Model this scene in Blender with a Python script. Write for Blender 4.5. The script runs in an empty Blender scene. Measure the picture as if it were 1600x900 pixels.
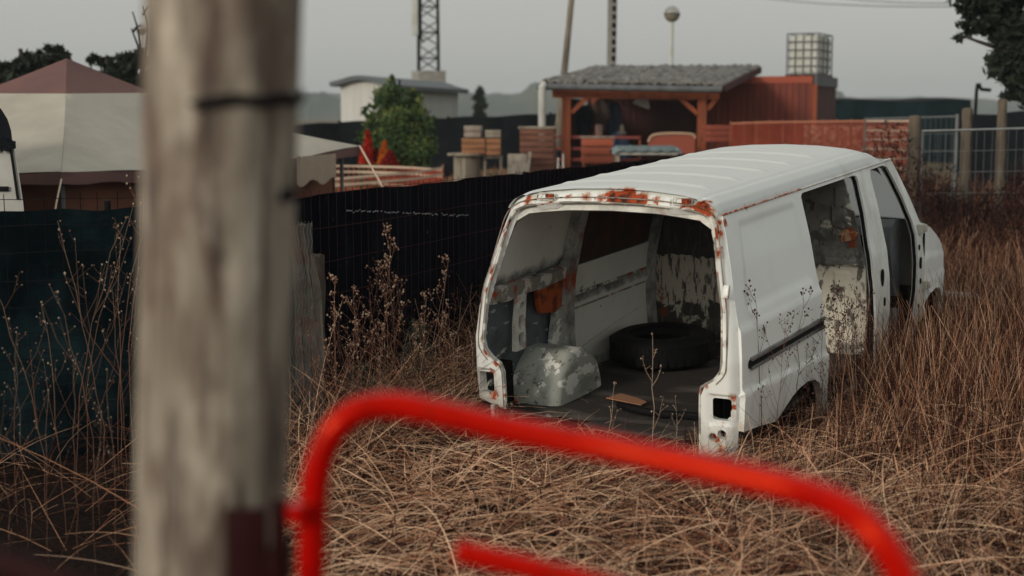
import bpy, bmesh, math, random
import numpy as np
from mathutils import Vector, Matrix, Euler
from mathutils.geometry import delaunay_2d_cdt

random.seed(7)
rng = np.random.default_rng(7)
R = math.radians
S = bpy.context.scene
COL = S.collection

# ------------------------------------------------------------------ camera
F = 2200.0                      # focal length in photo pixels (1600 wide)
PIT = math.atan((450 - 180) / F)
CAMZ = 2.0
cam_d = bpy.data.cameras.new('camera')
cam_d.sensor_width = 36
cam_d.lens = F / 1600 * 36
cam_d.clip_start = 0.05
cam_d.clip_end = 6000
cam_d.dof.use_dof = True
cam_d.dof.focus_distance = 8.9
cam_d.dof.aperture_fstop = 1.7
cam = bpy.data.objects.new('camera', cam_d)
COL.objects.link(cam)
cam.location = (0, 0, CAMZ)
cam.rotation_euler = (math.pi / 2 - PIT, 0, 0)
S.camera = cam

# ------------------------------------------------------------------ sky, sun, exposure
SUN_EL, SUN_AZ = R(16), R(-134)      # azimuth from +Y, clockwise; veiled sun low on the left, a little behind
w = bpy.data.worlds.new('World')
S.world = w
w.use_nodes = True
nt = w.node_tree
nt.nodes.clear()
sky = nt.nodes.new('ShaderNodeTexSky')
sky.sky_type = 'NISHITA'
sky.sun_disc = False
sky.sun_elevation = SUN_EL
sky.sun_rotation = SUN_AZ
sky.dust_density = 4.0
sky.air_density = 1.5
hs = nt.nodes.new('ShaderNodeHueSaturation')
hs.inputs['Saturation'].default_value = 0.22
mx = nt.nodes.new('ShaderNodeMix')
mx.data_type = 'RGBA'
mx.inputs[0].default_value = 0.72            # overcast: mostly an even cloud sheet
mx.inputs[7].default_value = (5.75, 5.8, 5.5, 1)
bg = nt.nodes.new('ShaderNodeBackground')
bg.inputs['Strength'].default_value = 0.1
wo = nt.nodes.new('ShaderNodeOutputWorld')
nt.links.new(sky.outputs[0], hs.inputs['Color'])
nt.links.new(hs.outputs[0], mx.inputs[6])
# an overcast sky is brighter overhead than at the horizon
wtc = nt.nodes.new('ShaderNodeTexCoord')
wse = nt.nodes.new('ShaderNodeSeparateXYZ')
wmr = nt.nodes.new('ShaderNodeMapRange')
wmr.inputs['From Min'].default_value = 0.12
wmr.inputs['From Max'].default_value = 1.0
wmr.inputs['To Min'].default_value = 1.0
wmr.inputs['To Max'].default_value = 1.22
wsc = nt.nodes.new('ShaderNodeVectorMath')
wsc.operation = 'SCALE'
nt.links.new(wtc.outputs['Generated'], wse.inputs[0])
nt.links.new(wse.outputs['Z'], wmr.inputs['Value'])
nt.links.new(mx.outputs[2], wsc.inputs[0])
nt.links.new(wmr.outputs[0], wsc.inputs['Scale'])
nt.links.new(wsc.outputs[0], bg.inputs['Color'])
nt.links.new(bg.outputs[0], wo.inputs[0])
sun_d = bpy.data.lights.new('sun', 'SUN')
sun_d.energy = 1.5
sun_d.angle = R(11)
sun_d.color = (1.0, 0.88, 0.74)
sun = bpy.data.objects.new('sun', sun_d)
COL.objects.link(sun)
sv = Vector((math.sin(SUN_AZ) * math.cos(SUN_EL), math.cos(SUN_AZ) * math.cos(SUN_EL), math.sin(SUN_EL)))
sun.rotation_euler = sv.to_track_quat('Z', 'Y').to_euler()
S.view_settings.view_transform = 'Standard'
S.view_settings.look = 'None'
S.view_settings.gamma = 1
S.view_settings.exposure = 0.0
S.render.engine = 'CYCLES'
S.cycles.max_bounces = 6
S.cycles.transparent_max_bounces = 12
S.cycles.use_denoising = True

# ------------------------------------------------------------------ helpers
def at(px, py, Y):
    """the point of the place seen at a photo pixel, Y metres in front"""
    fw = np.array([0, math.cos(PIT), -math.sin(PIT)])
    up = np.array([0, math.sin(PIT), math.cos(PIT)])
    d = fw + np.array([1, 0, 0]) * (px - 800) / F + up * (450 - py) / F
    d = d * (Y / d[1])
    return Vector((d[0], d[1], d[2] + CAMZ))

def sstep(a, b, x):
    t = np.clip((x - a) / (b - a), 0, 1)
    return t * t * (3 - 2 * t)

def gz(x, y):
    """ground height"""
    z = 0.5 * (1 - sstep(1.8, 4.6, y)) + 0.45 * sstep(19, 30, y) * sstep(-5, 0, x)
    z = z + 0.035 * np.sin(x * 1.7 + 1) * np.sin(y * 1.3) + 0.02 * np.sin(x * 4.1) * np.sin(y * 3.7 + 2)
    z = z - 0.35 * sstep(10.5, 12.5, y) * sstep(-1.0, -3.0, x) * (1 - sstep(30, 60, y))
    return z

def G(x, y, dz=0.0):
    return Vector((x, y, float(gz(x, y)) + dz))

MATS = {}
def layered(name, base, layers=(), rough=0.7, bump=None, metal=0.0, spec=0.4, alpha=None, tint=None, coat=0.0, stint=None):
    """a Principled surface: a base colour with noise-shaped layers on top.
    layer: dict(c, s=scale, lo, hi, st=stretch, attr=mesh attribute that drives it, g=gain, r=rough)"""
    if name in MATS:
        return MATS[name]
    m = bpy.data.materials.new(name)
    m.use_nodes = True
    t = m.node_tree
    N, L = t.nodes, t.links
    b = N['Principled BSDF']
    b.inputs['Roughness'].default_value = rough
    b.inputs['Metallic'].default_value = metal
    b.inputs['Specular IOR Level'].default_value = spec
    if stint:
        b.inputs['Specular Tint'].default_value = (*stint, 1)
    if coat:
        b.inputs['Coat Weight'].default_value = coat
        b.inputs['Coat Roughness'].default_value = 0.12
    tc = N.new('ShaderNodeTexCoord')
    def noise_at(sc, st, det=7.0, dist=0.0, rot=(0, 0, 0)):
        mp = N.new('ShaderNodeMapping')
        mp.inputs['Scale'].default_value = st
        mp.inputs['Rotation'].default_value = rot
        L.new(tc.outputs['Object'], mp.inputs['Vector'])
        n = N.new('ShaderNodeTexNoise')
        n.inputs['Scale'].default_value = sc
        n.inputs['Detail'].default_value = det
        n.inputs['Roughness'].default_value = 0.62
        n.inputs['Distortion'].default_value = dist
        L.new(mp.outputs[0], n.inputs['Vector'])
        return n.outputs['Fac']
    col = None
    if tint:
        a = N.new('ShaderNodeAttribute'); a.attribute_name = 'tint'
        cr = N.new('ShaderNodeValToRGB')
        el = cr.color_ramp.elements
        while len(el) < len(tint):
            el.new(0.5)
        for i, (p, c) in enumerate(tint):
            el[i].position = p; el[i].color = (*c, 1)
        L.new(a.outputs['Fac'], cr.inputs[0])
        col = cr.outputs[0]
    rsock = None
    for ly in layers:
        f = noise_at(ly.get('s', 4), ly.get('st', (1, 1, 1)), ly.get('d', 7.0), ly.get('w', 0.0), ly.get('rot', (0, 0, 0)))
        if ly.get('attr'):
            a = N.new('ShaderNodeAttribute'); a.attribute_name = ly['attr']
            ma = N.new('ShaderNodeMath'); ma.operation = 'MULTIPLY_ADD'
            ma.inputs[1].default_value = ly.get('g', 1.0)
            L.new(a.outputs['Fac'], ma.inputs[0]); L.new(f, ma.inputs[2])
            f = ma.outputs[0]
        mr = N.new('ShaderNodeMapRange')
        mr.inputs['From Min'].default_value = ly['lo']; mr.inputs['From Max'].default_value = ly['hi']
        mr.inputs['To Max'].default_value = ly.get('a', 1.0)
        L.new(f, mr.inputs['Value'])
        mix = N.new('ShaderNodeMix'); mix.data_type = 'RGBA'
        L.new(mr.outputs[0], mix.inputs[0])
        if col is None:
            mix.inputs[6].default_value = (*base, 1)
        else:
            L.new(col, mix.inputs[6])
        mix.inputs[7].default_value = (*ly['c'], 1)
        col = mix.outputs[2]
        if 'r' in ly:
            rm = N.new('ShaderNodeMix'); rm.data_type = 'FLOAT'
            L.new(mr.outputs[0], rm.inputs[0])
            if rsock is None: rm.inputs[2].default_value = rough
            else: L.new(rsock, rm.inputs[2])
            rm.inputs[3].default_value = ly['r']
            rsock = rm.outputs[0]
    if rsock is not None:
        L.new(rsock, b.inputs['Roughness'])
    if col is None:
        b.inputs['Base Color'].default_value = (*base, 1)
    else:
        L.new(col, b.inputs['Base Color'])
    if bump:
        bs, bk = bump[0], bump[1]
        st = bump[2] if len(bump) > 2 else (1, 1, 1)
        bn = N.new('ShaderNodeBump')
        bn.inputs['Strength'].default_value = bk
        bn.inputs['Distance'].default_value = bump[3] if len(bump) > 3 else 0.02
        L.new(noise_at(bs, st), bn.inputs['Height'])
        L.new(bn.outputs[0], b.inputs['Normal'])
    if alpha is not None:
        b.inputs['Alpha'].default_value = alpha
    MATS[name] = m
    return m

def obj(name, bm, mat, parent=None, ang=32, smooth=True, clean=True):
    if clean:
        bmesh.ops.remove_doubles(bm, verts=bm.verts, dist=1e-5)
    bmesh.ops.recalc_face_normals(bm, faces=bm.faces)
    me = bpy.data.meshes.new(name)
    bm.to_mesh(me); bm.free()
    if smooth and len(me.polygons):
        me.polygons.foreach_set('use_smooth', np.ones(len(me.polygons), dtype=bool))
        me.set_sharp_from_angle(angle=R(ang))
    me.materials.append(mat)
    o = bpy.data.objects.new(name, me)
    COL.objects.link(o)
    if parent is not None:
        o.parent = parent
    return o

def npmesh(name, V, Fc, mat, parent=None, tint=None, smooth=False):
    """mesh straight from numpy arrays, Fc is (n,3) or (n,4)"""
    me = bpy.data.meshes.new(name)
    k = Fc.shape[1]
    me.vertices.add(len(V)); me.vertices.foreach_set('co', V.astype(np.float32).ravel())
    me.loops.add(Fc.size); me.loops.foreach_set('vertex_index', Fc.astype(np.int32).ravel())
    me.polygons.add(len(Fc))
    me.polygons.foreach_set('loop_start', np.arange(0, Fc.size, k, dtype=np.int32))
    if smooth:
        me.polygons.foreach_set('use_smooth', np.ones(len(Fc), dtype=bool))
    if tint is not None:
        a = me.attributes.new('tint', 'FLOAT', 'POINT')
        a.data.foreach_set('value', tint.astype(np.float32))
    me.update(calc_edges=True)
    me.materials.append(mat)
    o = bpy.data.objects.new(name, me)
    COL.objects.link(o)
    if parent is not None:
        o.parent = parent
    return o

def vattr(o, name, fn):
    me = o.data
    n = len(me.vertices)
    co = np.empty(n * 3, dtype=np.float32); me.vertices.foreach_get('co', co)
    a = me.attributes.new(name, 'FLOAT', 'POINT')
    a.data.foreach_set('value', np.clip(fn(co.reshape(-1, 3)), 0, 1).astype(np.float32))

def blobs(pts):
    """fall-off around points: (x, y, z, radius, strength)"""
    def fn(co):
        v = np.zeros(len(co))
        for x, y, z, r, s in pts:
            d = np.sqrt(((co - np.array([x, y, z])) ** 2).sum(1))
            v = np.maximum(v, s * np.clip(1 - d / r, 0, 1))
        return v
    return fn

def tag(o, label=None, cat=None, group=None, kind=None):
    if label: o['label'] = label
    if cat: o['category'] = cat
    if group: o['group'] = group
    if kind: o['kind'] = kind
    return o

def thing(name, loc, label, cat, group=None, rz=0.0):
    o = bpy.data.objects.new(name, None)
    o.empty_display_size = 0.2
    COL.objects.link(o)
    o.location = loc
    o.rotation_euler = (0, 0, rz)
    return tag(o, label, cat, group)

def dup(root, loc, rz=0.0, label=None, scale=None):
    r = root.copy(); COL.objects.link(r)
    r.location = loc; r.rotation_euler = (0, 0, rz)
    if scale: r.scale = scale
    if label: r['label'] = label
    for ch in list(root.children):
        c = ch.copy(); COL.objects.link(c); c.parent = r
        for g in list(ch.children):
            d = g.copy(); COL.objects.link(d); d.parent = c
    return r

def rel(t, p):
    """a world point in a thing's own frame (things stand unrotated unless said)"""
    m = Matrix.Translation(t.location) @ t.rotation_euler.to_matrix().to_4x4()
    return m.inverted() @ Vector(p)

def box(bm, c, s, rot=None, bev=0.0, taper=None):
    """box with centre c, full size s"""
    t = bmesh.new()
    bmesh.ops.create_cube(t, size=1.0)
    bmesh.ops.scale(t, vec=Vector(s), verts=t.verts)
    if bev:
        bmesh.ops.bevel(t, geom=list(t.edges), offset=bev, segments=2, affect='EDGES', profile=0.6)
    M = Matrix.Translation(Vector(c))
    if rot is not None:
        M = M @ (rot if isinstance(rot, Matrix) else Euler(rot).to_matrix().to_4x4())
    bmesh.ops.transform(t, matrix=M, verts=t.verts)
    merge(bm, t)

def merge(bm, t):
    vm = {}
    for v in t.verts:
        vm[v] = bm.verts.new(v.co)
    for f in t.faces:
        try: bm.faces.new([vm[v] for v in f.verts])
        except ValueError: pass
    t.free()

def beam(bm, p0, p1, wd, ht, up=(0, 0, 1), bev=0.0):
    """square timber from p0 to p1"""
    p0, p1 = Vector(p0), Vector(p1)
    d = p1 - p0
    z = d.normalized()
    u = Vector(up)
    if abs(z.dot(u)) > 0.98: u = Vector((0, 1, 0))
    x = z.cross(u).normalized()
    y = x.cross(z).normalized()
    M = Matrix((x, y, z)).transposed().to_4x4()
    t = bmesh.new()
    bmesh.ops.create_cube(t, size=1.0)
    bmesh.ops.scale(t, vec=Vector((wd, ht, d.length)), verts=t.verts)
    if bev:
        bmesh.ops.bevel(t, geom=list(t.edges), offset=bev, segments=2, affect='EDGES')
    bmesh.ops.transform(t, matrix=Matrix.Translation((p0 + p1) / 2) @ M, verts=t.verts)
    merge(bm, t)

def catmull(pts, n=8):
    P = [Vector(p) for p in pts]
    P = [P[0] * 2 - P[1]] + P + [P[-1] * 2 - P[-2]]
    out = []
    for i in range(1, len(P) - 2):
        a, b, c, d = P[i - 1:i + 3]
        for k in range(n):
            t = k / n
            out.append(0.5 * ((2 * b) + (c - a) * t + (2 * a - 5 * b + 4 * c - d) * t * t + (3 * b - a - 3 * c + d) * t ** 3))
    out.append(P[-2])
    return out

def tube(bm, path, r, seg=8, cap=True):
    """round tube along points; r a number or one per point"""
    P = [Vector(p) for p in path]
    n = len(P)
    rs = r if hasattr(r, '__len__') else [r] * n
    tan = [(P[min(i + 1, n - 1)] - P[max(i - 1, 0)]).normalized() for i in range(n)]
    u = Vector((0, 0, 1)) if abs(tan[0].z) < 0.9 else Vector((1, 0, 0))
    u = (u - tan[0] * u.dot(tan[0])).normalized()
    rings = []
    for i in range(n):
        u = (u - tan[i] * u.dot(tan[i]))
        u = u.normalized() if u.length > 1e-6 else tan[i].orthogonal().normalized()
        v = tan[i].cross(u)
        rings.append([bm.verts.new(P[i] + (u * math.cos(2 * math.pi * k / seg) + v * math.sin(2 * math.pi * k / seg)) * rs[i]) for k in range(seg)])
    for i in range(n - 1):
        for k in range(seg):
            bm.faces.new((rings[i][k], rings[i][(k + 1) % seg], rings[i + 1][(k + 1) % seg], rings[i + 1][k]))
    if cap and seg > 2:
        bm.faces.new(rings[0][::-1]); bm.faces.new(rings[-1])

def lathe(bm, prof, seg=24, M=None, closed=False):
    """revolve (r, z) points round z"""
    rings = []
    for r_, z_ in prof:
        if r_ < 1e-6:
            rings.append([bm.verts.new((0, 0, z_))])
        else:
            rings.append([bm.verts.new((r_ * math.cos(2 * math.pi * k / seg), r_ * math.sin(2 * math.pi * k / seg), z_)) for k in range(seg)])
    pairs = list(zip(rings, rings[1:]))
    if closed: pairs.append((rings[-1], rings[0]))
    for a, b in pairs:
        for k in range(seg):
            k2 = (k + 1) % seg
            if len(a) == 1 and len(b) == 1: continue
            if len(a) == 1: bm.faces.new((a[0], b[k], b[k2]))
            elif len(b) == 1: bm.faces.new((a[k], b[0], a[k2]))
            else: bm.faces.new((a[k], b[k], b[k2], a[k2]))
    if M is not None:
        vs = [v for ring in rings for v in ring]
        bmesh.ops.transform(bm, matrix=M, verts=vs)

def inpoly(P, poly):
    x, y = P[:, 0], P[:, 1]
    q = np.asarray(poly, float)
    ins = np.zeros(len(P), bool)
    j = len(q) - 1
    for i in range(len(q)):
        xi, yi = q[i]; xj, yj = q[j]
        if yi != yj:
            c = ((yi > y) != (yj > y)) & (x < (xj - xi) * (y - yi) / (yj - yi) + xi)
            ins ^= c
        j = i
    return ins

def resample(poly, h):
    out = []
    n = len(poly)
    for i in range(n):
        a = np.array(poly[i], float); b = np.array(poly[(i + 1) % n], float)
        k = max(1, int(math.ceil(np.linalg.norm(b - a) / h)))
        for t in range(k):
            out.append(tuple(a + (b - a) * t / k))
    return out

def smooth_poly(poly, n=5):
    """closed Catmull-Rom through the points"""
    P = [np.array(p, float) for p in poly]
    m = len(P); out = []
    for i in range(m):
        a, b, c, d = P[i - 1], P[i], P[(i + 1) % m], P[(i + 2) % m]
        for k in range(n):
            t = k / n
            out.append(tuple(0.5 * ((2 * b) + (c - a) * t + (2 * a - 5 * b + 4 * c - d) * t * t + (3 * b - a - 3 * c + d) * t ** 3)))
    return out

def rounded(x0, x1, z0, z1, r, n=4):
    out = []
    for cx, cz, a0 in ((x1 - r, z0 + r, -90), (x1 - r, z1 - r, 0), (x0 + r, z1 - r, 90), (x0 + r, z0 + r, 180)):
        for k in range(n + 1):
            a = R(a0 + 90 * k / n)
            out.append((cx + r * math.cos(a), cz + r * math.sin(a)))
    return out

def circle(cx, cz, r, n=14):
    return [(cx + r * math.cos(2 * math.pi * k / n), cz + r * math.sin(2 * math.pi * k / n)) for k in range(n)]

def panel(bm, outline, holes, h, fmap, thick, out):
    """sheet with holes cut from a 2-D outline, laid on a surface, given a thickness; `out` points outward"""
    loops = [resample(outline, h)] + [resample(q, h) for q in holes]
    V, E = [], []
    for q in loops:
        s = len(V)
        V += q
        E += [(s + i, s + (i + 1) % len(q)) for i in range(len(q))]
    A = np.array(V)
    lo, hi = A.min(0), A.max(0)
    gx, gy = np.meshgrid(np.arange(lo[0] + h / 2, hi[0], h), np.arange(lo[1] + h / 2, hi[1], h))
    Pg = np.stack([gx.ravel(), gy.ravel()], 1)
    ok = inpoly(Pg, outline)
    for q in holes: ok &= ~inpoly(Pg, q)
    Pg = Pg[ok]
    if len(Pg):
        d2 = ((Pg[:, None, :] - A[None, :, :]) ** 2).sum(2).min(1)
        Pg = Pg[d2 > (0.55 * h) ** 2]
    allv = [Vector(v) for v in V] + [Vector(p) for p in Pg]
    rv, re, rf, *_ = delaunay_2d_cdt(allv, E, [], 0, 1e-6)
    P2 = np.array([(v.x, v.y) for v in rv])
    tri = np.array([f for f in rf if len(f) == 3])
    cen = P2[tri].mean(1)
    ok = inpoly(cen, outline)
    for q in holes: ok &= ~inpoly(cen, q)
    tri = tri[ok]
    P3 = np.array([fmap(u, v) for u, v in P2])
    fn = np.cross(P3[tri[:, 1]] - P3[tri[:, 0]], P3[tri[:, 2]] - P3[tri[:, 0]])
    if (fn @ np.array(out, float)).sum() < 0:
        tri = tri[:, ::-1]; fn = -fn
    vn = np.zeros_like(P3)
    for k in range(3): np.add.at(vn, tri[:, k], fn)
    ln = np.linalg.norm(vn, axis=1, keepdims=True); ln[ln == 0] = 1
    vn /= ln
    front = [bm.verts.new(p) for p in P3]
    for t in tri: bm.faces.new([front[i] for i in t])
    if thick:
        back = [bm.verts.new(p) for p in P3 - vn * thick]
        for t in tri: bm.faces.new([back[i] for i in t[::-1]])
        cnt = {}
        for t in tri:
            for a, b in ((t[0], t[1]), (t[1], t[2]), (t[2], t[0])):
                if (b, a) in cnt: del cnt[(b, a)]
                else: cnt[(a, b)] = 1
        for a, b in cnt:
            bm.faces.new((front[b], front[a], back[a], back[b]))
    lone = [v for v in front if not v.link_faces] + ([v for v in back if not v.link_faces] if thick else [])
    for v in lone: bm.verts.remove(v)

def leaf_cloud(P, size, asp=0.6, flat=0.0):
    """one small quad leaf at each point, random turn; returns verts, faces"""
    n = len(P)
    a = rng.normal(size=(n, 3)); a /= np.linalg.norm(a, axis=1, keepdims=True)
    b = rng.normal(size=(n, 3)); b -= a * (a * b).sum(1, keepdims=True); b /= np.linalg.norm(b, axis=1, keepdims=True)
    s = size * (0.6 + 0.8 * rng.random((n, 1)))
    V = np.stack([P - a * s, P + b * s * asp * 0.5, P + a * s, P - b * s * asp * 0.5], 1).reshape(-1, 3)
    Fc = np.arange(4 * n).reshape(n, 4)
    return V, Fc

def blades(root, dirs, length, width, curl, tint, seg=4):
    """grass blades as tapering ribbons. root (n,3); dirs (n,3) start direction; curl (n,3) bend added along the blade"""
    n = len(root)
    t = np.linspace(0, 1, seg + 1)
    side = np.cross(dirs, rng.normal(size=(n, 3)))
    side /= np.linalg.norm(side, axis=1, keepdims=True) + 1e-9
    V = np.empty((n, seg + 1, 2, 3))
    for i, ti in enumerate(t):
        c = root + dirs * (length * ti)[:, None] + curl * (length * ti * ti)[:, None]
        wd = (width * (1 - 0.75 * ti))[:, None]
        V[:, i, 0] = c - side * wd * 0.5
        V[:, i, 1] = c + side * wd * 0.5
    idx = np.arange(n * (seg + 1) * 2).reshape(n, seg + 1, 2)
    Fc = np.stack([idx[:, :-1, 0], idx[:, :-1, 1], idx[:, 1:, 1], idx[:, 1:, 0]], -1).reshape(-1, 4)
    T = np.repeat(tint, (seg + 1) * 2)
    return V.reshape(-1, 3), Fc, T

# ------------------------------------------------------------------ materials
RUST = (0.36, 0.055, 0.012)
DKRUST = (0.05, 0.014, 0.008)
def white_layers(): return [
    dict(c=(0.55, 0.555, 0.51), s=3.0, lo=0.5, hi=0.95, a=0.5, st=(1, 1, 0.5)),
    dict(c=(0.34, 0.29, 0.22), s=24, lo=0.69, hi=0.76, a=0.5),
    dict(c=(0.30, 0.26, 0.2), s=7, attr='grime', g=0.9, lo=0.72, hi=1.25, a=0.75, st=(1, 1, 0.35), r=0.8),
    dict(c=(0.50, 0.40, 0.29), s=20, attr='rust', g=0.9, lo=0.74, hi=1.0, a=.75, r=0.8),
    dict(c=RUST, s=26, attr='rust', g=0.9, lo=0.88, hi=1.02, r=0.9, st=(1, 1, .6)),
    dict(c=DKRUST, s=34, attr='rust', g=0.9, lo=1.12, hi=1.28, r=0.95)]
white_paint = layered('white_paint', (0.81, 0.835, 0.80), white_layers(), rough=0.33, bump=(60, 0.03), spec=0.4)
chalky_toned_paint = layered('chalky_toned_roof_paint', (0.64, 0.665, 0.645), white_layers(), rough=0.5, bump=(60, 0.03), spec=0.35)  # chalkier body white, also darkened to offset the overhead light on the roof
inner_paint = layered('inner_paint', (0.76, 0.76, 0.69), [
    dict(c=(0.58, 0.58, 0.52), s=2.2, lo=0.42, hi=0.75, a=0.7),
    dict(c=(0.06, 0.055, 0.05), s=9, lo=0.66, hi=0.74, a=0.8),
    dict(c=(0.05, 0.05, 0.05), s=7, attr='grime', g=0.9, lo=0.75, hi=1.2, a=0.9),
    dict(c=RUST, s=11, attr='rust', g=0.9, lo=0.82, hi=1.0),
    dict(c=DKRUST, s=17, attr='rust', g=0.9, lo=1.05, hi=1.25)], rough=0.6, bump=(40, 0.08))
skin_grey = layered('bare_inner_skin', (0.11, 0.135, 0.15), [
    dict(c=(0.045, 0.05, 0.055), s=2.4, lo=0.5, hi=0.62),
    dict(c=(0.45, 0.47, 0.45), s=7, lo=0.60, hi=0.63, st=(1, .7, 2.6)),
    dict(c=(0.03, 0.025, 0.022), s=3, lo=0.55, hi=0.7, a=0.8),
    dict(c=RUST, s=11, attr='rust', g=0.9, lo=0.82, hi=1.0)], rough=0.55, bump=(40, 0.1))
flake_paint = layered('flaking_paint', (0.40, 0.42, 0.37), [
    dict(c=(0.26, 0.27, 0.23), s=9, lo=0.5, hi=0.6, st=(1, .4, 1), a=.8),
    dict(c=(0.80, 0.80, 0.74), s=8.5, lo=0.55, hi=0.58, st=(1, .55, 1)),
    dict(c=(0.12, 0.115, 0.10), s=15, lo=0.59, hi=0.62, a=0.85, st=(1, .5, 1)),
    dict(c=(0.10, 0.085, 0.07), s=26, lo=0.64, hi=0.68)], rough=0.6, bump=(18, 0.25))
rust_frame = layered('rusty_frame', (0.26, 0.25, 0.22), [
    dict(c=(0.66, 0.65, 0.58), s=7, lo=0.49, hi=0.53),
    dict(c=RUST, s=13, lo=0.56, hi=0.64),
    dict(c=(0.03, 0.02, 0.016), s=9, lo=0.6, hi=0.68)], rough=0.8, bump=(30, 0.3))
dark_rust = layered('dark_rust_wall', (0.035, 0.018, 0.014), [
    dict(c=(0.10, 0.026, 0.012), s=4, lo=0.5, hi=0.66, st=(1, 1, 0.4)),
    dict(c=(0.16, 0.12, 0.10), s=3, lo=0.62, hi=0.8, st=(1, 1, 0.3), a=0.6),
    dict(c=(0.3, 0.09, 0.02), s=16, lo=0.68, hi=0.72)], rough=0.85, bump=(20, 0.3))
peel = layered('peeling_partition', (0.050, 0.043, 0.036), [
    dict(c=(0.58, 0.53, 0.43), s=5.5, attr='cream', g=0.55, lo=0.80, hi=0.84, st=(1, 1, .9), w=0.6),
    dict(c=(0.09, 0.08, 0.068), s=7, lo=0.535, hi=0.57, st=(3.2, 1, 0.6), a=0.9, rot=(0, R(40), 0)),
    dict(c=(0.05, 0.045, 0.04), s=12, lo=0.57, hi=0.6, st=(3.2, 1, 0.5), a=0.9, rot=(0, R(35), 0)),
    dict(c=(0.55, 0.51, 0.42), s=30, attr='cream', g=0.12, lo=0.70, hi=0.73),
    dict(c=(0.24, 0.05, 0.014), s=10, attr='rust', g=0.9, lo=0.85, hi=0.98)], rough=0.7, bump=(22, 0.25))
peel_front = layered('peeling_partition_door_side', (0.22, 0.215, 0.19), [
    dict(c=(0.09, 0.085, 0.075), s=3.0, lo=0.5, hi=0.6, a=.8),
    dict(c=(0.62, 0.59, 0.49), s=5.2, attr='cream', g=0.6, lo=0.74, hi=0.79, st=(1, 1, 1), w=0.6),
    dict(c=(0.075, 0.07, 0.06), s=9, lo=0.55, hi=0.585, st=(1.5, 1, 0.8), a=0.9),
    dict(c=(0.6, 0.56, 0.46), s=34, attr='cream', g=0.12, lo=0.71, hi=0.74),
    dict(c=(0.24, 0.05, 0.014), s=10, attr='rust', g=1.0, lo=0.85, hi=0.98)], rough=0.7, bump=(22, 0.2))
floor_board = layered('dirty_floor', (0.045, 0.040, 0.037), [
    dict(c=(0.16, 0.14, 0.125), s=4, lo=0.52, hi=0.72, st=(0.4, 1, 1)),
    dict(c=(0.13, 0.065, 0.035), s=8, lo=0.66, hi=0.72)], rough=0.75, spec=.15, bump=(20, 0.3))
black_rubber = layered('black_rubber', (0.005, 0.005, 0.006), [dict(c=(0.018, 0.017, 0.017), s=9, lo=0.55, hi=0.8)], rough=0.7, spec=.15, bump=(50, 0.15))
dark_void = layered('dark_underbody', (0.006, 0.0055, 0.0055), [dict(c=(0.035, 0.016, 0.010), s=7, lo=0.58, hi=0.75)], rough=0.9, spec=.1)
rail_metal = layered('dull_rail_metal', (0.30, 0.30, 0.29), [dict(c=(0.05, 0.045, 0.04), s=8, lo=0.45, hi=0.65, st=(1, .3, 1))], rough=0.45, metal=0.5)
dash_grey = layered('grey_dash_plastic', (0.16, 0.175, 0.18), [dict(c=(0.10, 0.105, 0.105), s=6, lo=0.45, hi=0.7)], rough=0.6)
tail_red = layered('red_lens', (0.25, 0.012, 0.01), rough=0.25)

def glass_mat():
    m = bpy.data.materials.new('dusty_glass'); m.use_nodes = True
    t = m.node_tree; t.nodes.clear()
    tl = t.nodes.new('ShaderNodeBsdfTranslucent'); tl.inputs[0].default_value = (.72, .75, .74, 1)
    tp = t.nodes.new('ShaderNodeBsdfTransparent')
    df = t.nodes.new('ShaderNodeBsdfDiffuse'); df.inputs[0].default_value = (.5, .52, .5, 1)
    gl = t.nodes.new('ShaderNodeBsdfGlossy'); gl.inputs['Roughness'].default_value = .12
    m1, m2, m3 = (t.nodes.new('ShaderNodeMixShader') for _ in range(3))
    m1.inputs[0].default_value = .35; m2.inputs[0].default_value = .25; m3.inputs[0].default_value = .08
    o = t.nodes.new('ShaderNodeOutputMaterial')
    L = t.links
    L.new(tl.outputs[0], m1.inputs[1]); L.new(df.outputs[0], m1.inputs[2])
    L.new(m1.outputs[0], m2.inputs[1]); L.new(tp.outputs[0], m2.inputs[2])
    L.new(m2.outputs[0], m3.inputs[1]); L.new(gl.outputs[0], m3.inputs[2])
    L.new(m3.outputs[0], o.inputs[0])
    return m
dusty_glass = glass_mat()

old_wood = layered('weathered_post_wood', (0.31, 0.265, 0.205), [
    dict(c=(0.12, 0.082, 0.06), s=22, lo=0.46, hi=0.62, st=(1, 1, 0.13), w=0.8),
    dict(c=(0.50, 0.44, 0.35), s=14, lo=0.55, hi=0.66, st=(1, 1, 0.3)),
    dict(c=(0.13, 0.085, 0.065), s=7, lo=0.54, hi=0.64, st=(1, 1, 0.45), a=.7),
    dict(c=(0.06, 0.042, 0.036), s=30, lo=0.56, hi=0.66, st=(1, 1, 0.09), a=.85),
    dict(c=(0.03, 0.022, 0.02), s=10, attr='knot', g=0.8, lo=0.78, hi=1.1)], rough=0.85, bump=(14, 0.6, (1, 1, 0.12), 0.01))
post_wood = layered('grey_post_wood', (0.22, 0.19, 0.14), [
    dict(c=(0.09, 0.075, 0.06), s=9, lo=0.45, hi=0.65, st=(1, 1, 0.15))], rough=0.9, bump=(14, 0.4, (1, 1, 0.15)))
red_paint = layered('red_gate_paint', (0.47, 0.004, 0.002), [
    dict(c=(0.25, 0.004, 0.002), s=9, lo=0.5, hi=0.7, a=0.7),
    dict(c=(0.10, 0.03, 0.015), s=26, lo=0.66, hi=0.7, a=0.8)], rough=0.17, spec=0.5, stint=(1.0, 0.13, 0.04))
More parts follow.
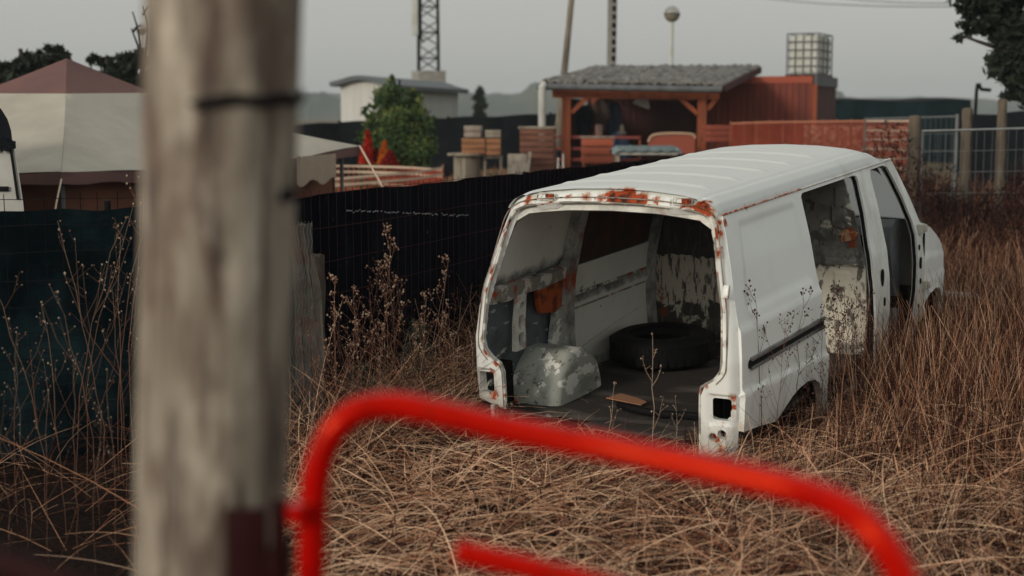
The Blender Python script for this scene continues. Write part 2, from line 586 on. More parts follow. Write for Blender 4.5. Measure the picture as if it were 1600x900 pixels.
dark_and_shaded_red = layered('dark_and_shaded_red_paint', (0.022, 0.002, 0.002), [dict(c=(0.010, 0.002, 0.002), s=9, lo=0.5, hi=0.7)], rough=0.6, spec=.15)  # clamp's own dark red; on the corner tube it holds the shade
fence_cloth = layered('black_shade_cloth', (0.0035, 0.0042, 0.0065), [
    dict(c=(0.008, 0.010, 0.014), s=3, lo=0.45, hi=0.75, st=(1, 1, 0.5)),
    dict(c=(0.10, 0.11, 0.12), s=30, lo=0.68, hi=0.73, a=0.8, st=(1, 1, 0.6))], rough=0.95, spec=.0, bump=(60, 0.3))
teal_cloth = layered('dark_teal_shade_cloth', (0.0030, 0.007, 0.009), [
    dict(c=(0.017, 0.037, 0.043), s=1.5, lo=0.46, hi=0.68, st=(1, 1, .7)),
    dict(c=(0.006, 0.009, 0.012), s=14, lo=0.5, hi=0.65, st=(0.3, 0.3, 2), a=0.7)], rough=0.95, spec=.0, bump=(60, 0.3))
wire = layered('rusty_wire', (0.04, 0.014, 0.014), rough=0.9, spec=.1)
dark_wire = layered('dark_wire', (0.008, 0.008, 0.009), rough=0.9, spec=.1)
galv = layered('galvanised_steel', (0.17, 0.185, 0.19), [dict(c=(0.11, 0.115, 0.12), s=6, lo=0.4, hi=0.7)], rough=0.5, metal=0.4)
concrete = layered('concrete', (0.32, 0.31, 0.28), [dict(c=(0.2, 0.19, 0.17), s=5, lo=0.45, hi=0.7), dict(c=(0.12, 0.115, 0.1), s=2, lo=0.55, hi=0.7, a=0.6)], rough=0.9, bump=(30, 0.3))
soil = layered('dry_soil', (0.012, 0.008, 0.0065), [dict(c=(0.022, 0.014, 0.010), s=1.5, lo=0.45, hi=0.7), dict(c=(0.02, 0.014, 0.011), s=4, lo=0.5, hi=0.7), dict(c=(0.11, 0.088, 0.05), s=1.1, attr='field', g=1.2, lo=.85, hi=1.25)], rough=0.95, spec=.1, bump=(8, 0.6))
straw = layered('dry_straw', (0.3, 0.2, 0.12), rough=0.75, spec=0.15, tint=[
    (0.0, (0.008, 0.0035, 0.003)), (0.22, (0.050, 0.014, 0.009)), (0.42, (0.22, 0.070, 0.038)), (0.62, (0.46, 0.225, 0.125)), (1.0, (0.86, 0.60, 0.40))])
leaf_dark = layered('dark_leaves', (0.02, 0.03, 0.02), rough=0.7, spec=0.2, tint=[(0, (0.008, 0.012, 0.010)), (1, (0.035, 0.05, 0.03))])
leaf_green = layered('conifer_leaves', (0.05, 0.09, 0.03), rough=0.7, spec=0.2, tint=[(0, (0.018, 0.045, 0.02)), (0.55, (0.075, 0.13, 0.045)), (1, (0.30, 0.32, 0.08))])
bark = layered('bark', (0.055, 0.042, 0.032), [dict(c=(0.025, 0.02, 0.016), s=12, lo=0.45, hi=0.6, st=(1, 1, 0.2))], rough=0.95)
weed_stem = layered('dry_weed_stem', (0.16, 0.075, 0.045), rough=0.8, tint=[(0, (0.055, 0.016, 0.012)), (0.5, (0.20, 0.10, 0.06)), (1, (0.50, 0.40, 0.29))])
cedar = layered('red_stained_timber', (0.31, 0.080, 0.030), [dict(c=(0.2, 0.052, 0.022), s=6, lo=0.45, hi=0.65, st=(1, 1, 0.2))], rough=0.7)
red_clad = layered('red_brown_cladding', (0.19, 0.036, 0.018), [dict(c=(0.10, 0.02, 0.012), s=3, lo=0.45, hi=0.65, st=(1, 1, 0.15))], rough=0.7)
dark_clad = layered('dark_brown_cladding', (0.07, 0.022, 0.02), rough=0.8)
slate = layered('mossy_roof_tiles', (0.21, 0.20, 0.185), [dict(c=(0.08, 0.078, 0.072), s=5, lo=0.45, hi=0.62), dict(c=(0.34, 0.335, 0.31), s=8, lo=0.58, hi=0.66)], rough=0.9, bump=(20, 0.4))
pale_metal = layered('pale_painted_metal', (0.5, 0.5, 0.46), [dict(c=(0.36, 0.36, 0.33), s=2, lo=0.45, hi=0.7)], rough=0.6)
barn_grey = layered('grey_sheet_wall', (0.56, 0.565, 0.53), [dict(c=(0.44, 0.445, 0.42), s=3, lo=0.45, hi=0.7, st=(3, 3, 0.1))], rough=0.7)
barn_roof = layered('dark_sheet_roof', (0.10, 0.115, 0.125), rough=0.6)
plastic_white = layered('milky_plastic', (0.55, 0.57, 0.54), [dict(c=(0.45, 0.46, 0.38), s=2, lo=0.4, hi=0.7)], rough=0.4)
crate_wood = layered('orange_brown_crate_wood', (0.36, 0.17, 0.08), [dict(c=(0.2, 0.085, 0.045), s=4, lo=0.45, hi=0.65, st=(.3, 1, 2))], rough=0.85)
grey_wood = layered('silver_grey_boards', (0.33, 0.29, 0.23), [dict(c=(0.18, 0.145, 0.11), s=5, lo=0.45, hi=0.65, st=(1, 1, 0.2))], rough=0.9)
brown_wood = layered('brown_boards', (0.20, 0.085, 0.055), [dict(c=(0.11, 0.045, 0.03), s=4, lo=0.45, hi=0.65, st=(.3, 1, 2))], rough=0.85)
cream_canvas = layered('cream_canvas', (0.45, 0.42, 0.35), [dict(c=(0.36, 0.33, 0.275), s=1.3, lo=0.42, hi=0.7)], rough=0.9, bump=(3, 0.4, (1, 1, 0.4), 0.05))
mauve_canvas = layered('mauve_canvas', (0.175, 0.088, 0.078), [dict(c=(0.13, 0.07, 0.066), s=1.3, lo=0.42, hi=0.7)], rough=0.9, bump=(3, 0.4, (1, 1, 0.4), 0.05))
brown_canvas = layered('brown_tent_wall', (0.20, 0.075, 0.045), [dict(c=(0.11, 0.042, 0.03), s=1.6, lo=0.45, hi=0.7)], rough=0.9)
orange_net = layered('orange_net', (0.34, 0.05, 0.018), [dict(c=(0.22, 0.03, 0.012), s=6, lo=0.45, hi=0.7)], rough=0.7)
cream_net = layered('cream_net_band', (0.58, 0.45, 0.34), rough=0.8)
hot_red = layered('red_tarp', (0.45, 0.03, 0.018), rough=0.7)
hot_orange = layered('orange_tarp', (0.58, 0.14, 0.025), rough=0.7)
blue_steel = layered('blue_gas_bottle_paint', (0.03, 0.075, 0.16), rough=0.45)
teal_tarp = layered('grey_green_tarpaulin', (0.11, 0.15, 0.155), [dict(c=(0.2, 0.25, 0.25), s=3, lo=0.5, hi=0.7)], rough=0.7)
black_tarp = layered('black_tarpaulin', (0.007, 0.009, 0.012), [dict(c=(0.014, 0.018, 0.021), s=2, lo=0.45, hi=0.7)], rough=0.8, spec=.1)
chrome_globe = layered('silvered_globe_glass', (0.45, 0.43, 0.38), rough=0.18, metal=0.85)
lamp_white = layered('white_enamel', (0.7, 0.7, 0.66), rough=0.4)
hill_green = layered('wooded_hill', (0.035, 0.05, 0.035), [dict(c=(0.07, 0.085, 0.05), s=0.03, lo=0.45, hi=0.65)], rough=1.0)
cardboard = layered('torn_cardboard', (0.34, 0.165, 0.09), rough=0.9)
bare_white = layered('white_bumper_plastic', (0.6, 0.6, 0.56), rough=0.5)

#%%STRUCTURE
# ------------------------------------------------------------------ the ground and the hills
def grid_mesh(xs, ys, fz):
    X, Y = np.meshgrid(xs, ys)
    V = np.stack([X, Y, fz(X, Y)], -1).reshape(-1, 3)
    nx, ny = len(xs), len(ys)
    i = np.arange(nx * ny).reshape(ny, nx)
    Fc = np.stack([i[:-1, :-1], i[:-1, 1:], i[1:, 1:], i[1:, :-1]], -1).reshape(-1, 4)
    return V, Fc
gxs = np.concatenate([np.linspace(-600, -40, 16), np.linspace(-36, -9, 24), np.linspace(-8, 14, 150), np.linspace(15, 40, 24), np.linspace(50, 600, 16)])
gys = np.concatenate([np.linspace(-60, -10, 8), np.linspace(-8, 22, 190), np.linspace(23, 60, 36), np.linspace(70, 1150, 20)])
V, Fc = grid_mesh(gxs, gys, lambda x, y: gz(x, y) + 0 * x)
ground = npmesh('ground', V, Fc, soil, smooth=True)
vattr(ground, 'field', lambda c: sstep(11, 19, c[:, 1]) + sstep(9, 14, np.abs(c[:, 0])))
tag(ground, kind='structure')

def hill(name, x0, x1, y, depth, base, seedv, amp):
    r = np.random.default_rng(seedv)
    xs = np.linspace(x0, x1, 160)
    ts = np.linspace(0, 1, 14)
    ridge = base + amp * np.convolve(r.normal(size=190), np.hanning(31) / 4.0, 'valid')[:160]
    ridge = ridge + np.convolve(np.abs(r.normal(size=164)), [.2, .3, .2, .2, .1], 'valid') * .26 * base / 3 + r.random(160) * .10 * base
    rough = r.normal(size=(14, 160)) * 0.28
    X, Tt = np.meshgrid(xs, ts)
    Z = np.sin(Tt * math.pi) ** 0.6 * (ridge[None, :]) + rough * np.sin(Tt * math.pi) - 1.0
    Y = y + depth * Tt + r.normal(size=X.shape) * depth * 0.01
    V = np.stack([X, Y, Z], -1).reshape(-1, 3)
    i = np.arange(14 * 160).reshape(14, 160)
    Fc = np.stack([i[:-1, :-1], i[:-1, 1:], i[1:, 1:], i[1:, :-1]], -1).reshape(-1, 4)
    return tag(npmesh(name, V, Fc, hill_green), kind='structure')
hill('hills', -360, 130, 850, 60, 11.5, 3, 2.8)
hill('hills', -230, -70, 760, 40, 10.5, 5, 2.2)
hill('hills', -45, 190, 800, 40, 16.0, 8, 4.0)
hill('hills', -590, 590, 950, 150, 14.0, 11, 3.5)

# ------------------------------------------------------------------ the van
VY, VP = -0.5567, 0.0745
van = thing('van', (0.530, 8.197, -0.364), 'stripped white panel van with rusty open back sunk in the dry grass', 'van')
van.rotation_euler = (VP, 0, VY)
VM = Matrix.Translation(van.location) @ van.rotation_euler.to_matrix().to_4x4()

PZ = [.20, .3, .6, .8, 1.0, 1.2, 1.5, 1.75, 1.80, 1.85, 1.89]
PX = [.83, .842, .868, .88, .878, .857, .787, .712, .695, .66, .60]
def hw(z, y=1.0):
    b = float(np.interp(z, PZ, PX))
    if y > 3.3:
        b *= 1 - 0.085 * ((y - 3.3) / 1.35) ** 2
    if y > 4.35:
        b -= 0.10 * ((y - 4.35) / 0.3) ** 2
    return b
def yr(z):
    return float(np.interp(z, [.3, 1.0, 1.3, 1.6, 1.85, 1.95], [0, .0, .05, .135, .215, .25]))
RX = [.695, .69, .66, .60, .45, .25, 0]
RZ = [1.79, 1.81, 1.85, 1.885, 1.912, 1.93, 1.937]
def ztop(x):
    return float(np.interp(abs(x), RX[::-1], RZ[::-1]))

def stamp(y, z):
    """sculpting of the right flank: blind window, waist crease, lower crease"""
    o = 0.0
    ya = .23 + (z - 1.22) * .385
    d = min(y - ya, 1.325 - y, z - 1.225, 1.735 - z)
    if d > 0: o -= .011 * float(sstep(0, .04, d))
    if y < 1.5 or y > 3.6:
        o += .014 * (1 - float(sstep(0, .024, z - 1.165)))
        zc = .81 - .055 * (y - .16)
        o += .019 * (1 - float(sstep(0, .026, z - zc)))
        o += .0025 * math.sin(y * 5.1 + z * 2) * math.sin(z * 6.3 + y)
    return o

RUSTS = []
# right flank
rear_edge = [(yr(z) + .056, z) for z in (.60, .8, 1.0, 1.15, 1.3, 1.45, 1.6, 1.72, 1.785)]
side_out = rear_edge + [(1.4, 1.787), (2.6, 1.787), (3.2, 1.79), (3.37, 1.80), (3.44, 1.70), (3.56, 1.50), (3.70, 1.28),
    (3.665, 1.2), (3.655, .9), (3.635, .62), (3.56, .45), (3.47, .33), (3.3, .285), (2.6, .27), (1.50, .27), (1.385, .265), (1.385, .40), (1.36, .50), (1.29, .585), (1.19, .635), (1.06, .652), (.92, .645), (.80, .622), (.70, .588), (.62, .555), (.55, .53), (.3, .57)]
slide_hole = [(1.475, .40), (1.45, .55), (1.435, .72), (1.40, .92), (1.39, 1.1), (1.39, 1.28), (1.415, 1.5), (1.445, 1.69), (1.46, 1.75), (1.50, 1.766),
    (2.50, 1.766), (2.555, 1.755), (2.565, 1.72), (2.52, 1.5), (2.465, 1.27), (2.455, 1.08), (2.475, .85), (2.515, .62), (2.55, .42), (2.5, .36), (1.52, .36)]
front_hole = [(2.86, .42), (2.815, .62), (2.80, .95), (2.80, 1.2), (2.815, 1.5), (2.835, 1.72), (2.87, 1.765), (3.15, 1.768), (3.24, 1.75), (3.31, 1.66),
    (3.42, 1.47), (3.515, 1.30), (3.535, 1.20), (3.52, .95), (3.49, .72), (3.44, .52), (3.36, .40), (3.2, .37), (2.95, .37)]
slide_hole = slide_hole; front_hole = front_hole
bm = bmesh.new()
panel(bm, side_out, [slide_hole, front_hole], .022, lambda y, z: (hw(z, y) + stamp(y, z), y, z), .045, (1, 0, 0))
o = obj('body_side', bm, white_paint, van)
vattr(o, 'rust', blobs([(.70, .25, 1.74, .07, .8), (.83, .3, 1.60, .04, .5), (.88, .07, .62, .10, .55), (.88, .13, .70, .05, .8), (.70, 1.0, 1.79, .05, .5), (.70, .6, 1.79, .05, .6), (.87, .5, .55, .12, .45), (.86, 1.39, .6, .1, .5), (.87, .30, .68, .05, .55), (.85, 2.5, .4, .2, .5), (.86, 3.45, .5, .2, .55)]))
vattr(o, 'grime', lambda c: np.clip(.65 - (c[:, 2] - .3) / 1.1, 0, .7) + ((c[:, 1] > 2.3) & (c[:, 1] < 3.7)) * .35)

# left flank, seen from inside and along its rear edge
lf_out = [(y, z) for y, z in side_out]
lf_win = smooth_poly([(2.86, 1.2), (2.88, 1.70), (3.2, 1.72), (3.52, 1.25)], 4)
bm = bmesh.new()
panel(bm, lf_out, [lf_win], .05, lambda y, z: (-hw(z, y), y, z), .012, (-1, 0, 0))
o = obj('body_side', bm, white_paint, van)
vattr(o, 'rust', blobs([(-.86, .1, .6, .15, .6), (-.72, .25, 1.75, .08, .7)]))
vattr(o, 'grime', lambda c: np.clip(.5 - (c[:, 2] - .3) / 1.0, 0, .6))

# rear frame round the missing tailgate
inner = [(-.66, .44), (-.665, .80), (-.69, .855), (-.745, .89), (-.785, .935), (-.80, 1.0), (-.785, 1.28), (-.745, 1.45), (-.70, 1.66), (-.68, 1.735), (-.645, 1.785), (-.56, 1.818), (-.3, 1.843), (0, 1.850)]
inner = inner + [(-x, z) for x, z in inner[::-1][1:]]
outer = []
for z in (.42, .6, .8, 1.0, 1.1, 1.2, 1.35, 1.5, 1.62, 1.72, 1.79): outer.append((hw(z), z))
for x in (.69, .66, .60, .45, .25, 0): outer.append((x, ztop(x) - .010))
outer = outer + [(-x, z) for x, z in outer[::-1][1:]]
def foot(x, z):      # the left foot has rusted off higher up
    return (x, z) if x > 0 or z > .62 else (x, .565 + (z - .42) * .3 + .07 * max(0, -x - .70) / .16)
outer = [foot(*q) for q in outer]; inner = [foot(*q) for q in inner]
frame_out = outer + inner          # a horseshoe: outer from right foot over the roof to left foot, back along the opening
holes = []
for s in (1, -1):
    holes.append([(s * x, z) for x, z in rounded(.730, .842, .664, .792, .018)])
    if s > 0:
        holes.append([(s * x, z) for x, z in circle(.79, .585, .028)])
        holes.append([(s * x, z) for x, z in circle(.735, .565, .024)])
def rear_map(x, z):
    ax = abs(x)
    d = min(hw(z) - ax, (ztop(x) - .012 - z) * 1.1)
    y = yr(z) + .058 * max(0.0, 1 - d / .058) ** 2
    # lamp stamp
    q = min(ax - .703, .862 - ax, z - .638, .82 - z)
    if q > 0: y += .016 * float(sstep(0, .014, q))
    # two small recesses in the header
    for cx in (-.43, .47):
        q = min(x - cx + .075, cx + .075 - x, z - 1.835, 1.878 - z)
        if q > 0: y += .03 * float(sstep(0, .010, q))
    # raised lip round the opening
    return (x, y, z)
bm = bmesh.new()
panel(bm, frame_out, holes, .017, rear_map, .05, (0, -1, 0))
o = obj('tailgate_frame', bm, white_paint, van)
rp = [(.10, .22, 1.875, .15, 1.0), (.02, .22, 1.875, .12, 1.0), (.20, .22, 1.87, .12, .9), (.30, .22, 1.87, .08, .7), (-.06, .22, 1.875, .08, .8), (-.16, .22, 1.88, .08, .75), (-.28, .22, 1.875, .06, .6), (.66, .2, 1.83, .08, 1.0), (.57, .22, 1.85, .08, 1.0), (.52, .21, 1.855, .08, .95), (.60, .21, 1.835, .10, .95), (.645, .21, 1.80, .06, .8), (.47, .21, 1.855, .06, .85),
      (-.40, .21, 1.855, .06, .9), (-.56, .21, 1.845, .075, .85), (-.52, .21, 1.86, .05, .7), (-.62, .21, 1.81, .05, .6), (.72, .16, 1.70, .11, .85), (.725, .13, 1.60, .07, .85), (.70, .2, 1.76, .07, .8), (.79, .05, 1.30, .05, .55), (.80, .02, 1.1, .05, .5),
      (.855, .01, .80, .05, .95), (.86, .015, .74, .045, .95), (.86, .015, .69, .045, .9), (.84, 0, .75, .05, .6), (.85, .0, .70, .05, .7), (.80, 0, .655, .05, .7), (.76, 0, .55, .05, .8), (.79, .0, .50, .05, .8), (.735, 0, .57, .05, .7), (.74, 0, .80, .04, .5), (.70, 0, .86, .05, .6),
      (-.76, .08, 1.42, .07, .75), (-.775, .05, 1.30, .06, .7), (-.72, .17, 1.66, .06, .7), (-.79, 0, 1.0, .06, .75), (-.76, 0, .92, .06, .8), (-.70, 0, .86, .06, .8), (-.74, 0, .79, .06, .75), (-.83, 0, .68, .06, .7), (-.73, 0, .66, .08, .85), (-.70, 0, .55, .1, .75), (-.78, 0, .5, .1, .7)]
for k in range(24):
    a = k / 23
    i = int(a * (len(inner) - 2)); x, z = inner[i]
    if random.random() < .5: rp.append((x + (0.012 if x > 0 else -.012), yr(z), z, .03, .4 + .35 * random.random()))
vattr(o, 'rust', blobs(rp))
vattr(o, 'grime', lambda c: np.clip(.55 - np.abs(c[:, 2] - .5) / .6, 0, .5) + .25 * (c[:, 0] < -.6))

for cx in (-.43, .47):
    bm = bmesh.new()
    ring = [(cx + x, yr(1.866) - .0035 + (z - .0) * .4, 1.866 + z) for x, z in rounded(-.06, .06, -.020, .020, .012, 3)]
    tube(bm, ring + [ring[0]], .0035, 5, cap=False)
    hr = obj('hinge_recess', bm, rust_frame, van)
    bm = bmesh.new()
    box(bm, (cx + .022, yr(1.866) + .004, 1.866), (.06, .012, .030), bev=.004)
    obj('rust_plug', bm, layered('deep_rust', (.20, .032, .010), [dict(c=(.42, .07, .015), s=30, lo=.48, hi=.56), dict(c=(.03, .012, .008), s=20, lo=.52, hi=.6)], rough=.9), hr)
# seals and inner lip of the opening
ipath = [(x * .992, yr(z) + .018, z - (.006 if z > 1.74 else 0)) for x, z in resample(inner + [(.66, .43)], .05)[:-22] if z > .45]
ip = [(x * .987, yr(z) + .012, z - .008 * (z > 1.7)) for x, z in inner]
bm = bmesh.new(); tube(bm, catmull(ip, 4), .009, 6)
o = obj('door_seal', bm, rust_frame, van)
gp = []
for i, (x, z) in enumerate(inner):
    a_ = Vector(inner[max(i - 1, 0)]); b_ = Vector(inner[min(i + 1, len(inner) - 1)])
    t_ = (b_ - a_).normalized()
    n_ = Vector((-t_.y, t_.x))
    if 2 < i < len(inner) - 3: gp.append((x + n_.x * .022, yr(z + n_.y * .022) - .0005, z + n_.y * .022))
bm = bmesh.new(); tube(bm, catmull(gp, 4), .0042, 6)
obj('seal_channel', bm, layered('channel_rust', (.28, .24, .2), [dict(c=(.20, .045, .015), s=9, lo=.53, hi=.6), dict(c=(.03, .02, .016), s=20, lo=.56, hi=.62)], rough=.9), van)
# dirty inner header behind the lip
bm = bmesh.new()
hz = lambda x: float(np.interp(abs(x), [0, .3, .56, .64, .68], [1.855, 1.848, 1.822, 1.79, 1.74]))
hd = [(x, hz(x) - .062) for x in np.linspace(.66, -.66, 15)]
hd_t = [(x, hz(x) + .004) for x in np.linspace(-.66, .66, 15)]
panel(bm, hd + hd_t, [], .05, lambda x, z: (x, yr(z) + .048, z), .03, (0, -1, 0))
o = obj('inner_header', bm, inner_paint, van)
vattr(o, 'rust', blobs([(.3, .25, 1.8, .12, .4), (.55, .25, 1.77, .1, .6)])); vattr(o, 'grime', lambda c: 0 * c[:, 0] + .42)
# tail lamp wells
for s in (1, -1):
    bm = bmesh.new()
    box(bm, (s * .785, .20, .70), (.13, .01, .26))
    box(bm, (s * .71, .13, .70), (.008, .14, .26))
    box(bm, (s * .786, .13, .575), (.14, .15, .008))
    obj('lamp_well', bm, dark_void, van)
    bm = bmesh.new()
    tube(bm, catmull([(s * .80, .19, .66), (s * .815, .10, .70), (s * .82, .08, .69), (s * .825, .07, .675)], 5), .008, 7)
    box(bm, (s * .818, .12, .695), (.02, .04, .04), bev=.006)
    obj('lamp_connector', bm, bare_white, van)
    bm = bmesh.new()
    box(bm, (s * .735, .046, .567), (.03, .012, .03), bev=.004)
    obj('reflector_remnant', bm, tail_red, van)
    # stay behind the corner, where the bumper is gone
    bm = bmesh.new()
    beam(bm, (s * .80, .30, .56), (s * .77, .46, .40), .05, .02, bev=.004)
    beam(bm, (s * .80, .08, .44), (s * .78, .45, .41), .03, .05, bev=.004)
    o = obj('corner_stay', bm, white_paint, van); vattr(o, 'rust', lambda c: 0 * c[:, 0] + .5); vattr(o, 'grime', lambda c: 0 * c[:, 0] + .5)
    # latch plate on the pillar
bm = bmesh.new()
box(bm, (.808, .045, 1.395), (.035, .03, .075), rot=(R(-16), 0, 0), bev=.008)
o = obj('latch_plate', bm, white_paint, van); vattr(o, 'rust', lambda c: 0 * c[:, 0] + .35)
bm = bmesh.new()
box(bm, (-.715, -.012, .52), (.03, .05, .16), bev=.006)
box(bm, (-.70, -.01, .45), (.05, .05, .05), rot=(0, .4, 0), bev=.006)
obj('bumper_bracket', bm, rust_frame, van)

# roof with its pressed ribs
def roof_pt(u, y, dz=0.0, inset=0.0):
    """u in -1..1 across"""
    t = np.linspace(0, 1, len(RX)); cum = np.concatenate([[0], np.cumsum(np.hypot(np.diff(RX), np.diff(RZ)))]); cum /= cum[-1]
    a = 1 - abs(u)
    x = float(np.interp(a, cum, RX)); z = float(np.interp(a, cum, RZ))
    s = max(0.0, 1 - (y - .22) / .16)
    z -= .014 * s * s * (1 if abs(u) < .8 else (1 - abs(u)) / .2)
    if y > 2.75:
        q = (y - 2.75) / .62
        z -= .115 * q * q * q
        x *= 1 - .02 * q * q
        y = y + .07 * q * q * (1 - u * u)
    for ry in (.52, .95, 1.40, 1.85, 2.30):
        k = abs(y - ry - .02 * u * u)
        if k < .045 and abs(x) < .52:
            z += .011 * (.5 + .5 * math.cos(math.pi * k / .045)) * min(1, (.52 - abs(x)) / .06)
    z -= .009 * math.exp(-((abs(x) - .575) / .016) ** 2)
    y0 = y
    if y < .3:   # the edge runs back over the lower corners
        y = y + (yr(z) - .215) * max(0, 1 - (y - .22) / .08)
    return (math.copysign(x - inset, u) if u else 0.0, y, z + dz)
def roof_grid(bm, ys, nu, dz, inset):
    us = np.linspace(-1, 1, nu)
    g = [[bm.verts.new(roof_pt(float(u), float(y), dz, inset)) for u in us] for y in ys]
    for i in range(len(ys) - 1):
        for j in range(nu - 1):
            bm.faces.new((g[i][j], g[i][j + 1], g[i + 1][j + 1], g[i + 1][j]))
bm = bmesh.new(); roof_grid(bm, np.concatenate([np.linspace(.222, .36, 12), np.linspace(.372, 3.37, 210)]), 121, 0, 0)
o = obj('roof', bm, chalky_toned_paint, van, ang=50)
vattr(o, 'rust', blobs([(.1, .23, 1.905, .14, .75), (.0, .23, 1.905, .12, .6), (-.2, .23, 1.9, .06, .7), (.62, .25, 1.86, .06, .7), (.0, .23, 1.90, .16, .5), (.60, .24, 1.87, .07, .6), (-.5, .23, 1.88, .06, .5), (.69, .6, 1.8, .05, .5), (.69, 1.1, 1.8, .05, .5)]))
vattr(o, 'grime', lambda c: .02 + .22 * np.clip((np.abs(c[:, 0]) - .52) / .2, 0, 1))
bm = bmesh.new(); roof_grid(bm, np.linspace(.30, 3.3, 40), 25, -.035, .03)
obj('roof_lining', bm, dark_rust, van, ang=50)
# rain gutters
for s in (1, -1):
    bm = bmesh.new()
    tube(bm, [(s * (hw(1.79, y) + .004), y, 1.792) for y in np.linspace(.24, 3.37, 50)], .0065, 6)
    o = obj('rain_gutter', bm, white_paint, van)
    vattr(o, 'rust', lambda c: np.where(c[:, 1] < 1.5, .5, .28)); vattr(o, 'grime', lambda c: 0 * c[:, 0] + .5)

# sliding door rail on the right flank
bm = bmesh.new()
for zc, hh, px_ in ((.992, .022, .012), (.938, .018, .012)):
    P = [(hw(.965, y) + stamp(y, .965) + px_ / 2, y, zc) for y in (.17, 1.37)]
    beam(bm, P[0], P[1], hh, .02, up=(1, 0, 0), bev=.003)
o = obj('door_rail', bm, rail_metal, van)
bm = bmesh.new()
P = [(hw(.965, y) + stamp(y, .965) + .001, y, .965) for y in (.17, 1.37)]
beam(bm, P[0], P[1], .040, .006, up=(1, 0, 0))
tube(bm, [(hw(.965) + .022, .165, .965), (hw(.965) + .002, .165, .965)], .026, 10)
obj('rail_channel', bm, black_rubber, o)

# interior: floor, arches, left lining, partition
bm = bmesh.new()
fl = [(-.80, .30), (-.7, .27), (-.5, .31), (-.33, .26), (-.2, .30), (-.05, .36), (.05, .33), (.2, .35), (.35, .31), (.5, .36), (.68, .34), (.80, .32), (.80, 2.42), (-.80, 2.42)]
panel(bm, fl, [], .08, lambda x, y: (x, y, .50 + .006 * math.sin(x * 9) * math.sin(y * 7)), .025, (0, 0, 1))
obj('floor', bm, floor_board, van)
bm = bmesh.new()
panel(bm, [(-.22, .22), (.0, .18), (.3, .20), (.62, .24), (.66, .5), (.2, .55), (-.15, .5)], [], .07, lambda x, y: (x, y, .472 + .02 * (y - .2)), .018, (0, 0, 1))
obj('floor_board', bm, floor_board, van)
bm = bmesh.new()
box(bm, (0, .50, .42), (1.36, .05, .10), bev=.01)
box(bm, (-.35, .32, .40), (.05, .35, .08), rot=(0, 0, .3), bev=.01)
box(bm, (.42, .30, .36), (.05, .4, .07), rot=(.1, 0, -.2), bev=.01)
box(bm, (0, .12, .30), (1.3, .05, .08), bev=.01)
tube(bm, catmull([(-.5, .2, .40), (-.2, .12, .36), (.1, .2, .38), (.3, .1, .33)], 6), .018, 7)
obj('rear_crossmember', bm, dark_void, van)
bm = bmesh.new()
box(bm, (0, 2.0, .38), (1.5, 2.9, .16))  # solid near-black block; its colour also carries the contact shadow under the van
obj('underbody', bm, dark_void, van)

def arch_mesh(bm, s, ry, rz, cy, cz, x_out, x_in):
    prof = [(x_out, 1.0), (x_in + .10, 1.0), (x_in + .045, .975), (x_in + .012, .92), (x_in, .82), (x_in, .55), (x_in, .0)]
    rows = []
    for x, k in prof:
        row = []
        for i in range(25):
            a = math.pi * i / 24
            bulge = (.018 * max(0, math.cos((a - 1.25) * 5)) ** 10 if k > .9 else 0) + (.010 if .9 < k < .98 else 0)
            row.append(bm.verts.new((s * x, cy - math.cos(a) * ry * k, cz + math.sin(a) ** .85 * (rz + bulge) * k)))
        rows.append(row)
    for a, b in zip(rows, rows[1:]):
        for i in range(24):
            bm.faces.new((a[i], a[i + 1], b[i + 1], b[i]))
for s, m_ in ((-1, flake_paint), (1, dark_void)):
    bm = bmesh.new()
    arch_mesh(bm, s, .32 if s < 0 else .43, .385, .70 if s < 0 else .95, .43, .85, .50)
    o = obj('wheel_arch', bm, m_, van, ang=60)
# left wall, inside
def lin(off):
    return lambda y, z: (-(hw(z, y) - off), y, z)
bm = bmesh.new()
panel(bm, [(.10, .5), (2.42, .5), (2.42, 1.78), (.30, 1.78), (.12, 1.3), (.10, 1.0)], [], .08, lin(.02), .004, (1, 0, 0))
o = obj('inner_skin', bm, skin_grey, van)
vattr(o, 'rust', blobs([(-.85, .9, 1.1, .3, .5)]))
bm = bmesh.new()
panel(bm, [(.16, 1.30), (.94, 1.31), (1.0, 1.36), (1.0, 1.72), (.95, 1.75), (.36, 1.75), (.32, 1.72)], [], .05, lin(.035), .006, (1, 0, 0))
o = obj('inner_panel', bm, inner_paint, van)
vattr(o, 'grime', lambda c: np.clip(1 - (c[:, 2] - 1.30) / .10, 0, .8)); vattr(o, 'rust', lambda c: 0 * c[:, 0])
bm = bmesh.new()
panel(bm, [(.08, 1.20), (.3, 1.185), (.5, 1.20), (.7, 1.19), (1.0, 1.205), (1.0, 1.285), (.7, 1.275), (.4, 1.29), (.13, 1.28)], [], .03, lin(.085), .06, (1, 0, 0))
o = obj('waist_rail', bm, rust_frame, van)
bm = bmesh.new()
panel(bm, [(.37, .84), (.49, .84), (.48, 1.2), (.39, 1.2)], [circle(.435, 1.13, .026, 10), smooth_poly([(.41, .98), (.46, .98), (.465, 1.06), (.405, 1.06)], 3), smooth_poly([(.41, .87), (.46, .87), (.465, .945), (.405, .945)], 3)], .03, lin(.10), .035, (1, 0, 0))
o = obj('perforated_bracket', bm, inner_paint, van)
vattr(o, 'rust', lambda c: 0 * c[:, 0] + .28); vattr(o, 'grime', lambda c: 0 * c[:, 0] + .3)
